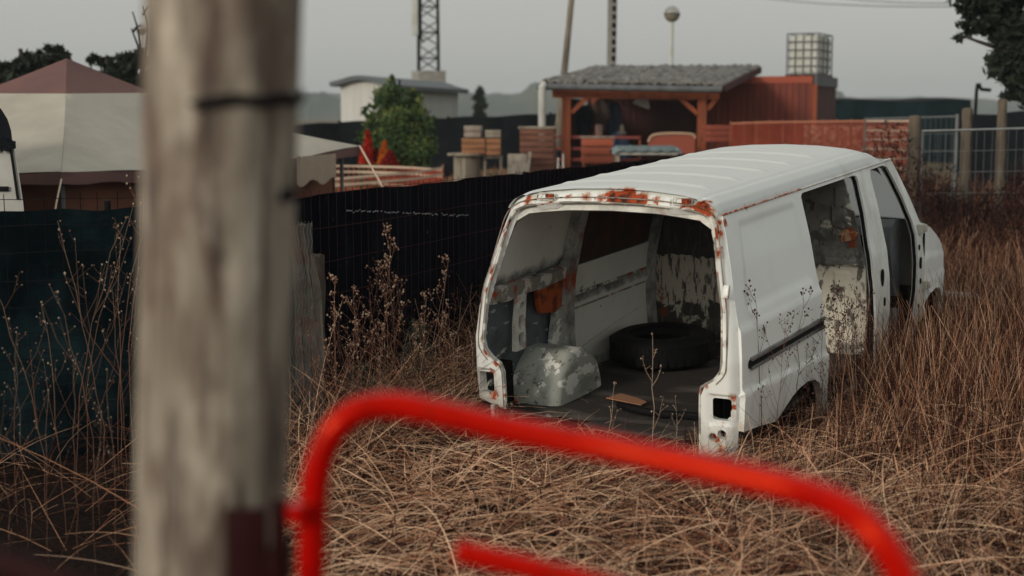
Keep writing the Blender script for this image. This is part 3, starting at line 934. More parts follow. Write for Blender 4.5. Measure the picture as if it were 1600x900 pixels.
for (ya, yb, z0, z1, off) in ((1.0, 1.13, .5, 1.78, .10), (2.30, 2.42, .5, 1.78, .08)):
    bm = bmesh.new()
    panel(bm, [(ya, z0), (yb, z0), (yb, z1), (ya, z1)], [], .06, lin(off), .075, (1, 0, 0))
    o = obj('wall_pillar', bm, inner_paint, van)
    vattr(o, 'rust', blobs([(-.75, 1.05, 1.2, .2, .75), (-.78, 1.05, 1.0, .15, .6), (-.7, 1.1, 1.5, .2, .5)])); vattr(o, 'grime', lambda c: 0 * c[:, 0] + .62)
bm = bmesh.new()
panel(bm, [(.72, 1.02), (.99, .98), (.99, 1.19), (.66, 1.19), (.68, 1.1)], [], .05, lin(.075), .03, (1, 0, 0))
o = obj('rusty_gusset', bm, layered('orange_rust', (0.42, 0.085, 0.015), [dict(c=(0.14, 0.03, 0.01), s=9, lo=0.48, hi=0.6), dict(c=(0.03, 0.02, 0.015), s=6, lo=0.58, hi=0.66)], rough=0.9, bump=(20, .4)), van)
bm = bmesh.new()
panel(bm, [(.9, .6), (1.0, .58), (1.0, 1.02), (.92, 1.0), (.86, .8)], [circle(.95, .86, .02, 8)], .04, lin(.09), .05, (1, 0, 0))
obj('arch_gusset', bm, flake_paint, van)
bm = bmesh.new()
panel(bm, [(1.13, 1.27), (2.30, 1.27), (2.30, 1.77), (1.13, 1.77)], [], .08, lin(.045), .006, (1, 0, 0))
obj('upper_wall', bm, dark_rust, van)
def low_map(y, z):
    k = abs(z - (1.00))
    off = .055 + (.020 * (1 - k / .05) if k < .05 else 0)
    return (-(hw(z, y) - off), y, z)
bm = bmesh.new()
panel(bm, [(1.13, .5), (2.30, .5), (2.30, 1.26), (1.13, 1.26)], [], .035, low_map, .006, (1, 0, 0))
o = obj('lower_wall', bm, inner_paint, van)
vattr(o, 'grime', lambda c: np.clip(1 - np.abs(c[:, 2] - 1.03) / .06, 0, .75) + np.clip(1 - (c[:, 2] - .5) / .12, 0, .6)); vattr(o, 'rust', blobs([(-.8, 1.9, 1.04, .1, .5), (-.8, 1.3, 1.04, .12, .4)]))
bm = bmesh.new()
tube(bm, [low_map(y, 1.06) for y in np.linspace(1.14, 2.29, 6)], .013, 6)
tube(bm, [low_map(y, .96) for y in np.linspace(1.14, 2.29, 6)], .009, 6)
obj('wall_rail', bm, rust_frame, van)

def part_map(emb):
    def f(x, z):
        y = 2.43
        for poly in emb:
            if inpoly(np.array([[x, z]]), poly)[0]: y -= .014
        if abs(z - 1.16) < .022: y -= .018
        return (x, y, z)
    return f
def part_outline(x0, x1):
    zs = (.50, .8, 1.1, 1.3, 1.5, 1.7, 1.84)
    if x0 < -.5:
        return [(-(hw(z) - .05), z) for z in zs] + [(x1, 1.86), (x1, .5)]
    return [(x0, .5), (x0, 1.86)] + [(hw(z) - .05, z) for z in zs[::-1]]
bm = bmesh.new()
panel(bm, part_outline(-.8, .2), [], .03, part_map([[(-.9, .52), (-.45, .66), (.2, .66), (.2, .5)]]), .02, (0, -1, 0))
o = obj('partition', bm, peel, van)
vattr(o, 'cream', lambda c: np.clip(sstep(1.17, 1.13, c[:, 2]) * .85 + .12 - .55 * sstep(.86, .74, c[:, 2]), 0, 1)); vattr(o, 'rust', blobs([(-.75, 2.4, .85, .12, .6), (-.75, 2.4, .7, .1, .8)]))
bm = bmesh.new()
emb = [[(.57, 1.42), (.66, 1.40), (.70, 1.56), (.70, 1.68), (.60, 1.70)], [(.60, .92), (.70, .92), (.70, 1.10), (.60, 1.10)]]
panel(bm, part_outline(.2, .8), [], .022, part_map(emb), .02, (0, -1, 0))
o = obj('partition', bm, peel_front, van)
vattr(o, 'cream', lambda c: np.clip(.55 * sstep(1.19, 1.13, c[:, 2]) + .42 * np.exp(-((c[:, 0] - .55) / .12) ** 2 - ((c[:, 2] - 1.38) / .10) ** 2) + .45 * np.exp(-((c[:, 0] - .72) / .05) ** 2 - ((c[:, 2] - 1.55) / .16) ** 2), 0, 1))
vattr(o, 'rust', blobs([(.70, 2.43, 1.36, .10, .95), (.73, 2.43, 1.29, .06, .8), (.76, 2.43, .9, .05, .5)]))
bm = bmesh.new()
panel(bm, [(.66, 1.31), (.75, 1.33), (.77, 1.38), (.73, 1.40), (.67, 1.395), (.63, 1.37)], [], .03, lambda x, z: (x, 2.405, z), .012, (0, -1, 0))
obj('rust_patch', bm, layered('patch_rust', (.46, .30, .17), [dict(c=(.30, .055, .012), s=9, lo=.43, hi=.50), dict(c=(.05, .015, .01), s=14, lo=.58, hi=.64)], rough=.9, bump=(20, .6)), van)
# step well and dark trim of the sliding door
bm = bmesh.new()
box(bm, (.70, 1.98, .40), (.26, .98, .02))
box(bm, (.585, 1.98, .45), (.02, .98, .10))
obj('door_step', bm, layered('step_blue_black', (.02, .027, .036), [dict(c=(.06, .07, .08), s=6, lo=.55, hi=.7)], rough=.6), van)
for hole in (slide_hole, front_hole):
    bm = bmesh.new()
    pts = [(hw(z, y) + stamp(y, z) - .028, y, z) for y, z in resample(hole, .06)]
    tube(bm, pts + [pts[0]], .013, 6, cap=False)
    obj('door_seal', bm, black_rubber, van)

# B pillar fittings and front door hinges
bm = bmesh.new()
for y, z, r_ in ((2.63, 1.03, .042), (2.67, .85, .022), (3.57, 1.10, .022), (3.575, .84, .022), (3.58, .98, .045), (3.555, .65, .018)):
    bm = bmesh.new()
    lathe(bm, [(0, 0), (r_, 0), (r_, .006), (0, .006)], 14, Matrix.Translation((hw(z, y) + .001, y, z)) @ Matrix.Rotation(R(90), 4, 'Y') @ Matrix.Diagonal((1.5 if y < 3 else 1, .8, 1, 1)))
    obj('lock_hole', bm, dark_void, van, clean=False)
for z in (1.235, .80):
    bm = bmesh.new()
    box(bm, (hw(z, 3.65) + .02, 3.635, z), (.04, .07, .075), bev=.008)
    box(bm, (hw(z, 3.65) + .03, 3.67, z), (.05, .03, .055), bev=.006)
    o = obj('door_hinge', bm, white_paint, van); vattr(o, 'rust', lambda c: 0 * c[:, 0] + .3); vattr(o, 'grime', lambda c: 0 * c[:, 0] + .6)
bm = bmesh.new()
beam(bm, (hw(1.0, 3.655) + .004, 3.662, 1.23), (hw(.75, 3.65) + .004, 3.655, .58), .012, .02)
obj('wing_gap', bm, dark_void, van)

# nose: wings, bonnet, windscreen, dash
def wing_map(s):
    def f(y, z):
        o = 0.0
        zc = 1.0 - (y - 3.7) * .10
        o -= .010 * float(sstep(0, .02, z - zc))
        zc = .80 - (y - 3.7) * .02
        o += .010 * (1 - float(sstep(0, .02, z - zc)))
        ra = math.hypot((y - 3.985), (z - .36) * 1.08)
        o += .016 * (1 - float(sstep(.375, .42, ra)))
        return (s * (hw(z, y) + o + .004), y, z)
    return f
wing = [(3.675, 1.285), (3.80, 1.25), (4.0, 1.19), (4.2, 1.10), (4.38, .99), (4.52, .87), (4.60, .74), (4.62, .60), (4.60, .42), (4.39, .40), (4.355, .52), (4.27, .62), (4.14, .69), (3.985, .715), (3.83, .70), (3.72, .655), (3.655, .59), (3.665, .9)]
for s in (1, -1):
    bm = bmesh.new()
    panel(bm, wing, [], .03, wing_map(s), .03, (s, 0, 0))
    o = obj('front_wing', bm, white_paint, van)
    vattr(o, 'grime', lambda c: np.clip(.55 - (c[:, 2] - .4) / .9, 0, .5)); vattr(o, 'rust', blobs([(.8, 3.7, .6, .15, .5)]))
    bm = bmesh.new()
    arch_mesh(bm, s, .40, .37, 3.985, .34, .80, .45)
    obj('front_wheel_liner', bm, dark_void, van, ang=60)
bm = bmesh.new()
prof = [(3.69, 1.30), (3.85, 1.245), (4.0, 1.195), (4.2, 1.105), (4.38, .995), (4.52, .875), (4.60, .745), (4.62, .60), (4.60, .42)]
g = []
for y, z in prof:
    row = []
    for i in range(25):
        s = -1 + 2 * i / 24
        row.append(bm.verts.new((s * (hw(z, y) - .006), y + .10 * (1 - s * s) - .002, z + .02 * (1 - s * s))))
    g.append(row)
for a, b in zip(g, g[1:]):
    for i in range(24): bm.faces.new((a[i], a[i + 1], b[i + 1], b[i]))
o = obj('bonnet', bm, white_paint, van, ang=50)
vattr(o, 'rust', lambda c: 0 * c[:, 0]); vattr(o, 'grime', lambda c: 0 * c[:, 0] + .2)
bm = bmesh.new()
g = []
for k in range(9):
    t = k / 8
    y, z = 3.355 + .335 * t, 1.795 - .50 * t
    g.append([bm.verts.new((s * (hw(z, y) - .03), y + .09 * (1 - s * s), z)) for s in np.linspace(-1, 1, 17)])
for a, b in zip(g, g[1:]):
    for i in range(16): bm.faces.new((a[i], a[i + 1], b[i + 1], b[i]))
obj('windscreen', bm, dusty_glass, van, ang=50)
bm = bmesh.new()
tube(bm, [(hw(z, y) - .04, y + .0, z) for y, z in ((3.33, 1.77), (3.42, 1.63), (3.55, 1.43), (3.65, 1.29))], .024, 7)
obj('windscreen_seal', bm, black_rubber, van)
bm = bmesh.new()
tube(bm, [(-(hw(z, y) - .04), y + .0, z) for y, z in ((3.33, 1.77), (3.42, 1.63), (3.55, 1.43), (3.65, 1.29))], .024, 7)
obj('windscreen_seal', bm, black_rubber, van)
bm = bmesh.new()
dp = [(3.64, 1.30), (3.52, 1.315), (3.42, 1.27), (3.385, 1.18), (3.40, 1.04), (3.47, .85), (3.52, .72), (3.64, .70)]
dv = [[bm.verts.new((x, y, z)) for y, z in dp] for x in (-.74, .70)]
for i in range(len(dp)):
    j = (i + 1) % len(dp)
    bm.faces.new((dv[0][i], dv[0][j], dv[1][j], dv[1][i]))
bm.faces.new(dv[0][::-1]); bm.faces.new(dv[1])
dash = obj('dashboard', bm, dash_grey, van)
bm = bmesh.new()
box(bm, (.50, 3.392, 1.16), (.26, .03, .09), rot=(-.12, 0, 0), bev=.01)
obj('glove_tray', bm, black_rubber, dash)
bm = bmesh.new()
box(bm, (.40, 3.32, .88), (.26, .22, .40), rot=(-.15, 0, 0), bev=.05)
obj('cab_console', bm, dash_grey, van)
bm = bmesh.new()
box(bm, (0, 2.95, .52), (1.5, 1.0, .04)); box(bm, (.35, 2.72, .62), (.5, .4, .2), bev=.04)
obj('cab_floor', bm, black_rubber, van)
bm = bmesh.new()
box(bm, (.74, 3.36, .55), (.05, .14, .20), rot=(0, 0, .2), bev=.01)
obj('kick_panel', bm, dash_grey, van)

# things lying in the van
def vpt(x, y, z):
    return VM @ Vector((x, y, z))
t = thing('tyre', vpt(-.41, 1.72, .515), 'bare black tyre lying flat on the van floor', 'tyre')
t.rotation_euler = van.rotation_euler
t.scale = (1, 1, .86)
bm = bmesh.new()
prof = [(.205, .02), (.23, .0), (.30, -.005), (.345, .02), (.368, .055), (.372, .12), (.368, .185), (.345, .22), (.30, .245), (.23, .24), (.205, .22), (.20, .17), (.225, .15), (.225, .09), (.20, .07)]
lathe(bm, prof, 48, closed=True)
obj('carcass', bm, black_rubber, t)
bm = bmesh.new()
for k in range(40):
    a = 2 * math.pi * k / 40
    for zz, da in ((.075, 0), (.165, .08)):
        box(bm, (.371 * math.cos(a + da), .371 * math.sin(a + da), zz), (.006, .040, .066), rot=(0, 0, a + da))
obj('tread', bm, black_rubber, t, clean=False)
bm = bmesh.new()
tube(bm, catmull([vpt(x, y, z) for x, y, z in ((-.13, .52, .525), (0, .44, .535), (.2, .42, .53), (.42, .46, .53), (.60, .42, .525), (.68, .36, .49))], 6), .024, 9)
tag(obj('rubber_hose', bm, black_rubber), 'thick black hose lying across the rear edge of the van floor', 'hose')
bm = bmesh.new()
P = [vpt(x, y, .512) for x, y in ((-.30, .66), (-.18, .60), (-.02, .60), (.0, .64), (-.12, .74), (-.24, .75))]
vs = [bm.verts.new(p + Vector((0, 0, .012 * (i % 2)))) for i, p in enumerate(P)]
f_ = bm.faces.new(vs)
ex = bmesh.ops.extrude_face_region(bm, geom=[f_]); bmesh.ops.translate(bm, vec=(0, 0, .006), verts=[v for v in ex['geom'] if isinstance(v, bmesh.types.BMVert)])
tag(obj('cardboard_scrap', bm, cardboard), 'small torn orange-brown scrap lying on the van floor beside the wheel arch', 'cardboard')
bm = bmesh.new()
p0 = at(1470, 458, 13.1); p1 = at(1527, 463, 13.3)
beam(bm, p0, p1, .16, .05, bev=.012)
beam(bm, p0 + Vector((0, 0, -.1)), p1 + Vector((0.0, 0, -.12)), .05, .12, bev=.012)
tag(obj('bumper_bar', bm, bare_white), 'loose white bumper strip lying in the grass ahead of the van', 'bumper')
#%%NEXT
# ------------------------------------------------------------------ black fence
def cloth_strip(name, P0, P1, z0, z1, n, m_, mat, parent, wav=.03, topw=.02, sag=0.0, seedv=1):
    """hanging cloth between two ground points, with folds"""
    r = np.random.default_rng(seedv)
    P0, P1 = np.array(P0[:2], float), np.array(P1[:2], float)
    d = P1 - P0; ln = np.linalg.norm(d); d /= ln
    nrm = np.array([-d[1], d[0]])
    ss = np.linspace(0, ln, n); vs = np.linspace(0, 1, m_)
    ph = r.random(6) * 6.28
    Sg, Vg = np.meshgrid(ss, vs)
    off = wav * (np.sin(Sg * 2.1 + ph[0]) * .5 + np.sin(Sg * 5.3 + ph[1] + Vg * 1.5) * .35 + np.sin(Sg * 11 + ph[2]) * .15 * Vg)
    tz = topw * (np.sin(Sg * 3.1 + ph[3]) + .6 * np.sin(Sg * 7.7 + ph[4]) + .3 * np.sin(Sg * 17 + ph[5]))
    X = P0[0] + d[0] * Sg + nrm[0] * off; Y = P0[1] + d[1] * Sg + nrm[1] * off
    Z = z0 + (z1 + tz - sag * np.sin(Sg / ln * math.pi) - z0) * Vg
    V = np.stack([X, Y, Z], -1).reshape(-1, 3)
    i = np.arange(n * m_).reshape(m_, n)
    Fc = np.stack([i[:-1, :-1], i[:-1, 1:], i[1:, 1:], i[1:, :-1]], -1).reshape(-1, 4)
    V2 = V + np.array([nrm[0], nrm[1], 0]) * .004
    return npmesh(name, np.concatenate([V, V2]), np.concatenate([Fc, Fc[:, ::-1] + len(V)]), mat, parent, smooth=True)

def wire_mesh(P0, P1, z0, z1, dx, dz, r, lean=0.0):
    bm = bmesh.new()
    P0, P1 = Vector((P0[0], P0[1], 0)), Vector((P1[0], P1[1], 0))
    d = P1 - P0; ln = d.length; d.normalize()
    k = int(ln / dx)
    for i in range(k + 1):
        p = P0 + d * (ln * i / k)
        tube(bm, [p + Vector((0, 0, z0)), p + Vector((random.uniform(-.01, .01), 0, z1 + .03))], r, 3, cap=False)
    q = int((z1 - z0) / dz)
    for j in range(q + 1):
        z = z0 + (z1 - z0) * j / q
        tube(bm, [P0 + d * (ln * t / 14) + Vector((0, 0, z + random.uniform(-.008, .008))) for t in range(15)], r, 3, cap=False)
    return bm

FA, FB, FC = (-3.9, 7.55), (-1.36, 8.55), (3.3, 20.6)
fl_ = thing('fence', (-2.6, 8.05, 0), 'wire mesh fence with sagging dark teal cloth in front of the big tent', 'fence')
fb = thing('fence', (0.2, 12.5, 0), 'long straight black cloth fence running beside and behind the van', 'fence')
def into(o, t):
    """parent a part that was built at world coordinates"""
    o.parent = t
    o.matrix_parent_inverse = Matrix.Translation(t.location).inverted()
    return o
def off2(A, B, k):
    d = Vector((B[0] - A[0], B[1] - A[1])).normalized()
    return (A[0] + d.y * k, A[1] - d.x * k), (B[0] + d.y * k, B[1] - d.x * k)
into(cloth_strip('shade_cloth', FA, FB, -.05, 1.49, 90, 14, teal_cloth, None, .05, .015, .02, 4), fl_)
A, B = off2(FA, FB, .05)
into(obj('wire_mesh', wire_mesh(A, B, 0, 1.53, .098, .15, .0028), dark_wire, clean=False), fl_)
into(cloth_strip('shade_cloth', FB, FC, -.05, 1.50, 160, 14, fence_cloth, None, .03, .006, .0, 9), fb)
A, B = off2(FB, FC, .04)
into(obj('wire_mesh', wire_mesh(A, B, 0, 1.505, .11, .20, .0022), wire, clean=False), fb)
bm = bmesh.new()
for k in range(70):
    q = at(530 + 2.75 * k + random.uniform(-1, 1), 333 + .11 * k + random.uniform(-1.5, 1.5), 8.9)
    s_ = ((q.x - FB[0]) * (FC[0] - FB[0]) + (q.y - FB[1]) * (FC[1] - FB[1])) / ((FC[0] - FB[0]) ** 2 + (FC[1] - FB[1]) ** 2)
    s_ = .0507 + .155 * k / 69
    x, y = FB[0] + (FC[0] - FB[0]) * s_ + .055, FB[1] + (FC[1] - FB[1]) * s_ - .02
    if random.random() < .75: box(bm, (x, y, 1.385 - .0024 * k + random.gauss(0, .004)), (.010 + .016 * random.random(), .004, .004 + .006 * random.random()), rot=(0, random.uniform(-.12, .12), 1.2))
into(obj('frayed_seam', bm, layered('frayed_white_thread', (.20, .205, .21), rough=.9), clean=False), fb)
for t_ in (.33, .62, .95):
    bm = bmesh.new()
    x, y = FB[0] + (FC[0] - FB[0]) * t_ - .06, FB[1] + (FC[1] - FB[1]) * t_ + .05
    tube(bm, [(x, y, -.1), (x, y, 1.5)], .025, 8)
    into(obj('fence_post', bm, dark_wire), fb)
for (x, y) in ((-3.6, 7.72), (-2.35, 8.21)):
    bm = bmesh.new(); tube(bm, [(x - .03, y + .07, -.1), (x - .03, y + .07, 1.5)], .02, 8)
    into(obj('fence_post', bm, dark_wire), fl_)
# torn corner post with wire wrapped round
p = at(479, 640, 8.35); p.z = 0
t = thing('corner_post', p, 'weathered grey concrete corner post wrapped in old chicken wire', 'post')
bm = bmesh.new()
for dx, h, s_ in ((0.0, 1.40, .10), (.07, 1.22, .09)):
    tt = bmesh.new(); bmesh.ops.create_cube(tt, size=1)
    bmesh.ops.scale(tt, vec=(s_, .09, h), verts=tt.verts); bmesh.ops.translate(tt, vec=(dx, 0, h / 2 - .05), verts=tt.verts)
    bmesh.ops.subdivide_edges(tt, edges=tt.edges, cuts=5, use_grid_fill=True)
    for v in tt.verts:
        v.co += Vector((random.gauss(0, .006), random.gauss(0, .006), random.gauss(0, .008)))
        if v.co.z > h - .12: v.co.x += -.02 + .02 * math.sin(v.co.y * 40)
    merge(bm, tt)
obj('post_body', bm, layered('lichen_concrete', (.085, .08, .068), [dict(c=(.035, .033, .03), s=6, lo=.45, hi=.65), dict(c=(.10, .045, .032), s=3, lo=.52, hi=.66), dict(c=(.10, .13, .08), s=5, lo=.6, hi=.7)], rough=.95, spec=.1, bump=(25, .5)), t)
bm = bmesh.new()
for k in range(8):
    tube(bm, [(-.09 + .02 * k + .012 * (j % 2), -.065, j * .06) for j in range(24)], .0018, 3, cap=False)
obj('chicken_wire', bm, galv, t, clean=False)

# ------------------------------------------------------------------ foreground: post and red gate
pt, pb = at(349, 0, 2.1), at(326, 900, 2.1)
ax = (pt - pb).normalized()
P0 = pb + ax * ((0.30 - pb.z) / ax.z)
P1 = pb + ax * ((3.1 - pb.z) / ax.z)
t = thing('wooden_post', P0, 'thick weathered wooden post standing close in the foreground', 'post')
bm = bmesh.new()
NR, NS = 110, 56
rad0 = .1135
rows = []
for i in range(NR):
    f_ = i / (NR - 1)
    c = (P1 - P0) * f_
    row = []
    for k in range(NS):
        a = 2 * math.pi * k / NS
        z = f_ * 2.8 * .66
        r_ = rad0 * (1 + .010 * math.sin(3 * a + z * .7) + .010 * math.sin(7 * a + z * 1.6) + .008 * math.sin(13 * a - z * 2.3) + .006 * math.sin(23 * a + math.sin(z * 3)))
        for ka, kz, kr in ((-1.9, .62, .07), (-1.2, 1.15, .06), (-2.4, 1.5, .07), (-1.55, .50, .05), (-1.0, 1.78, .05)):
            dd = ((a + math.pi) % (2 * math.pi) - math.pi - ka) ** 2 / .09 + (z - kz) ** 2 / kr ** 2
            r_ += .008 * math.exp(-dd) - .010 * math.exp(-dd * 6)
        row.append(bm.verts.new(c + Vector((math.cos(a) * r_, math.sin(a) * r_, 0))))
    rows.append(row)
for a, b in zip(rows, rows[1:]):
    for k in range(NS): bm.faces.new((a[k], a[(k + 1) % NS], b[(k + 1) % NS], b[k]))
bm.faces.new(rows[0][::-1]); bm.faces.new(rows[-1])
o = obj('timber', bm, old_wood, t)
def knots(c):
    v = np.zeros(len(c))
    for px, py, rr, st in ((330, 590, .016, .9), (300, 75, .02, .6), (318, 330, .014, .6), (388, 260, .02, .5), (360, 420, .02, .45), (300, 830, .02, .6), (370, 680, .016, .5), (288, 720, .02, .4), (450, 305, .012, 1.0)):
        rr *= 1.5
        q = np.array(at(px, py, 2.0) - P0)
        d = np.sqrt((c[:, 0] - q[0]) ** 2 + ((c[:, 2] - q[2]) * .6) ** 2)
        v = np.maximum(v, st * np.clip(1 - d / rr, 0, 1) * (c[:, 1] < .0))
    return v
vattr(o, 'knot', knots)
bm = bmesh.new()
cz = at(400, 158, 2.0).z
cc = (P1 - P0) * ((cz - P0.z) / (P1.z - P0.z))
arc = [cc + Vector((math.cos(a) * .117, math.sin(a) * .117, .0025 * math.sin(a * 9) + .005 * (a + 1.2))) for a in np.linspace(-1.75, 1.3, 26)]
tube(bm, arc, [.002] + [.0085] * 23 + [.005, .002], 8)
obj('wire_tie', bm, black_rubber, t)
bm = bmesh.new()
zz = at(455, 305, 2.08).z
cc2 = (P1 - P0) * ((zz - P0.z) / (P1.z - P0.z))
tube(bm, [cc2 + Vector((.095, -.04, 0)), cc2 + Vector((.119, -.048, .002))], .010, 10)
obj('nail_head', bm, black_rubber, t)

hoop = [(478, 1180, 1.86), (482, 1000, 1.86), (486, 900, 1.86), (489, 800, 1.86), (494, 745, 1.86), (507, 700, 1.86), (530, 664, 1.86), (565, 640, 1.86), (612, 634, 1.86), (670, 642, 1.85), (800, 672, 1.82), (960, 702, 1.77),
        (1130, 738, 1.70), (1250, 767, 1.65), (1315, 792, 1.61), (1365, 832, 1.58), (1402, 885, 1.56), (1430, 960, 1.55), (1445, 1060, 1.55), (1450, 1200, 1.55)]
hp = [at(*q) for q in hoop]
t = thing('barrier', Vector((hp[10].x, hp[10].y, .45)), 'glossy red tubular hoop of a metal barrier crossing the foreground', 'barrier')
bm = bmesh.new(); tube(bm, catmull(hp, 10), .0195, 20)
into(obj('hoop', bm, red_paint, None, ang=60), t)
low = [(712, 861, 1.78), (735, 866, 1.78), (800, 881, 1.77), (900, 905, 1.75), (1050, 948, 1.72), (1200, 1000, 1.68), (1290, 1080, 1.65), (1300, 1250, 1.64)]
bm = bmesh.new(); lp = catmull([at(*q) for q in low], 8)
tube(bm, lp, [.010, .014] + [.016] * (len(lp) - 2), 16)
into(obj('inner_rail', bm, red_paint, None, ang=60), t)
bm = bmesh.new()
a_, b_ = at(474, 800, 1.835), at(440, 800, 1.55)
tube(bm, [at(468, 785, 1.84), at(468, 815, 1.84)], .017, 14)
into(obj('hinge_sleeve', bm, red_paint, None), t)
q = at(400, 1000, 1.95)
t2 = thing('post_clamp', Vector((q.x, 1.95, q.z)), 'dark red steel clamp plate and hinge pin fixed to the wooden post', 'clamp')
bm = bmesh.new()
c0, c1 = at(352, 795, 1.965), at(425, 1200, 1.965)
box(bm, (c0 + c1) / 2, (abs(c1.x - c0.x), .016, abs(c1.z - c0.z)), bev=.003)
into(obj('plate', bm, dark_and_shaded_red), t2)
bm = bmesh.new()
tube(bm, [at(437, 782, 1.96), at(437, 1200, 1.96)], .0115, 14)
into(obj('hinge_pin', bm, dark_and_shaded_red), t2)
bm = bmesh.new()
box(bm, at(437, 880, 1.99), (.03, .07, .05), bev=.004)
into(obj('knuckle', bm, dark_and_shaded_red), t2)
bm = bmesh.new(); tube(bm, catmull([at(-120, 830, 1.62), at(0, 880, 1.60), (at(130, 925, 1.58)), at(240, 965, 1.56)], 8), .017, 16)
tag(obj('barrier_rail', bm, dark_and_shaded_red), 'red barrier tube coloured dark for shade, just showing in the bottom left corner', 'barrier')

# ------------------------------------------------------------------ dry grass
def van_local(x, y):
    c, s = math.cos(VY), math.sin(VY)
    dx, dy = x - .530, y - 8.197
    return c * dx + s * dy, -s * dx + c * dy
def outside_van(x, y, m=.0):
    lx, ly = van_local(x, y)
    return ~((np.abs(lx) < .80 - m) & (ly > .28) & (ly < 4.6)) 
def fence_ok(x, y):
    def sd(A, B):
        d = np.array([B[0] - A[0], B[1] - A[1]]); d = d / np.linalg.norm(d)
        return (x - A[0]) * d[1] - (y - A[1]) * d[0]
    return (sd(FA, FB) > .03) | (sd(FB, FC) > .03)
def scatter(n, x0, x1, y0, y1, extra=None):
    """points in view, denser near the camera"""
    out = []
    tot = 0
    while tot < n:
        u = rng.random(n * 2); y = y0 + (y1 - y0) * u
        x = x0 + (x1 - x0) * rng.random(n * 2)
        k = (np.abs(x) < y * .40 + .6) & outside_van(x, y) & fence_ok(x, y)
        if extra is not None: k &= extra(x, y)
        p = np.stack([x[k], y[k]], 1)
        out.append(p); tot += len(p)
    return np.concatenate(out)[:n]
def clump_noise(x, y):
    return .5 + .25 * np.sin(x * 2.3 + 1.3 * np.sin(y * 1.9)) + .25 * np.sin(y * 2.9 + 1.7 * np.sin(x * 1.4 + 2))
def dirs_of(n, up, spread):
    a = rng.random(n) * 2 * math.pi
    d = np.stack([np.cos(a) * spread, np.sin(a) * spread, up], 1)
    return d / np.linalg.norm(d, axis=1, keepdims=True)

def calm(x, y):      # trodden ground at the van's open back and round its rear wheel arch
    lx, ly = van_local(x, y)
    k = sstep(1.0, .75, np.abs(lx)) * sstep(-.75, -.35, ly) * sstep(.6, .4, ly)
    k2 = sstep(.7, .85, lx) * sstep(1.5, 1.2, lx) * sstep(-.5, -.1, ly) * sstep(1.55, 1.2, ly)
    return 1 - .62 * np.maximum(k, .85 * k2)
parts_ = []
def add_grass(P, length, width, up, spread, curl_h, curl_z, tint, zoff=0.0, seg=4, comb=0.0):
    n = len(P)
    length = length * calm(P[:, 0], P[:, 1])
    root = np.stack([P[:, 0], P[:, 1], gz(P[:, 0], P[:, 1]) + zoff * np.ones(n)], 1)
    d = dirs_of(n, up, spread)
    a = rng.random(n) * 2 * math.pi
    if comb:      # laid over in swirls
        fl = 2.2 * np.sin(P[:, 0] * 1.1 + 1.5 * np.sin(P[:, 1] * .9)) + 1.8 * np.sin(P[:, 1] * 1.4 + P[:, 0] * .7) + rng.normal(size=n) * .75
        k = rng.random(n) < comb
        h = np.hypot(d[:, 0], d[:, 1])
        d[k, 0] = (np.cos(fl) * h)[k]; d[k, 1] = (np.sin(fl) * h)[k]
    curl = np.stack([np.cos(a) * curl_h, np.sin(a) * curl_h, curl_z], 1)
    parts_.append(blades(root, d, length, width, curl, np.clip(tint, 0, 1), seg))
U = lambda n, a, b: a + (b - a) * rng.random(n)
# thatch: fallen straw, every way
n = 46000
P = scatter(n, -4, 7, 4.6, 15, lambda x, y: (rng.random(len(x)) < .10 + .9 * clump_noise(x * 2.9 + 1, y * 2.6) ** 1.6) & (rng.random(len(x)) > .96 * sstep(-.85, -1.5, x)))
cl = clump_noise(P[:, 0], P[:, 1])
left_shade = sstep(-.9, -2.2, P[:, 0] + .25 * (P[:, 1] - 7))     # litter thins along the teal fence; its shade is put into the tint
add_grass(P, U(n, .3, .75), U(n, .0035, .007), U(n, .05, .65) * (.35 + cl), 1.0, U(n, 0, .18), U(n, -.5, -.05), np.where(rng.random(n) < .64, .0 + .32 * rng.random(n), .5 + .5 * rng.random(n)) + .3 * (cl - .55) - .34 * sstep(.55, .8, clump_noise(P[:, 0] * 2.1 + 4, P[:, 1] * 1.7)) - .75 * left_shade, .02 + .10 * rng.random(n) * cl, 4, .7)
n = 6500
P = scatter(n, -1.4, 6, 5.2, 12)
add_grass(P, U(n, .5, 1.0), U(n, .004, .007), U(n, .2, .9), 1.0, U(n, 0, .28), U(n, -.7, -.2), .62 + .38 * rng.random(n), .06, 6, .5)
# upright stalks
n = 15000
P = scatter(n, -1.6, 8, 5.2, 16, lambda x, y: rng.random(len(x)) < (.12 + .88 * clump_noise(x * 1.3, y * 1.2)) * (.22 + .78 * sstep(-.2, 1.6, x)))
rt = sstep(.5, 2.5, P[:, 0] - .10 * (P[:, 1] - 8))
add_grass(P, U(n, .22, .48) + .22 * rt * rng.random(n), U(n, .0025, .0045), np.ones(n), U(n, .05, .55), U(n, 0, .35), U(n, -.25, .0), np.where(rng.random(n) < .6 + .12 * rt, .0 + .3 * rng.random(n), .5 + .5 * rng.random(n)) - .06 * rt, 0)
# tall stand on the right, beside and ahead of the van
n = 17000
P = scatter(n, 1.2, 11, 7.0, 21, lambda x, y: (x > 1.25 + .18 * (y - 7)))
add_grass(P, U(n, .4, .85), U(n, .003, .006), np.ones(n), U(n, .05, .4), U(n, 0, .3), U(n, -.25, .0), np.where(rng.random(n) < .72, .0 + .24 * rng.random(n), .45 + .45 * rng.random(n)), 0)
# rough field farther off
n = 26000
P = scatter(n, 1.5, 16, 12, 27)
add_grass(P, U(n, .3, .8), U(n, .006, .012), np.ones(n), U(n, .1, .6), U(n, 0, .3), U(n, -.3, .0), np.where(rng.random(n) < .7, .0 + .25 * rng.random(n), .45 + .4 * rng.random(n)), 0, 3)
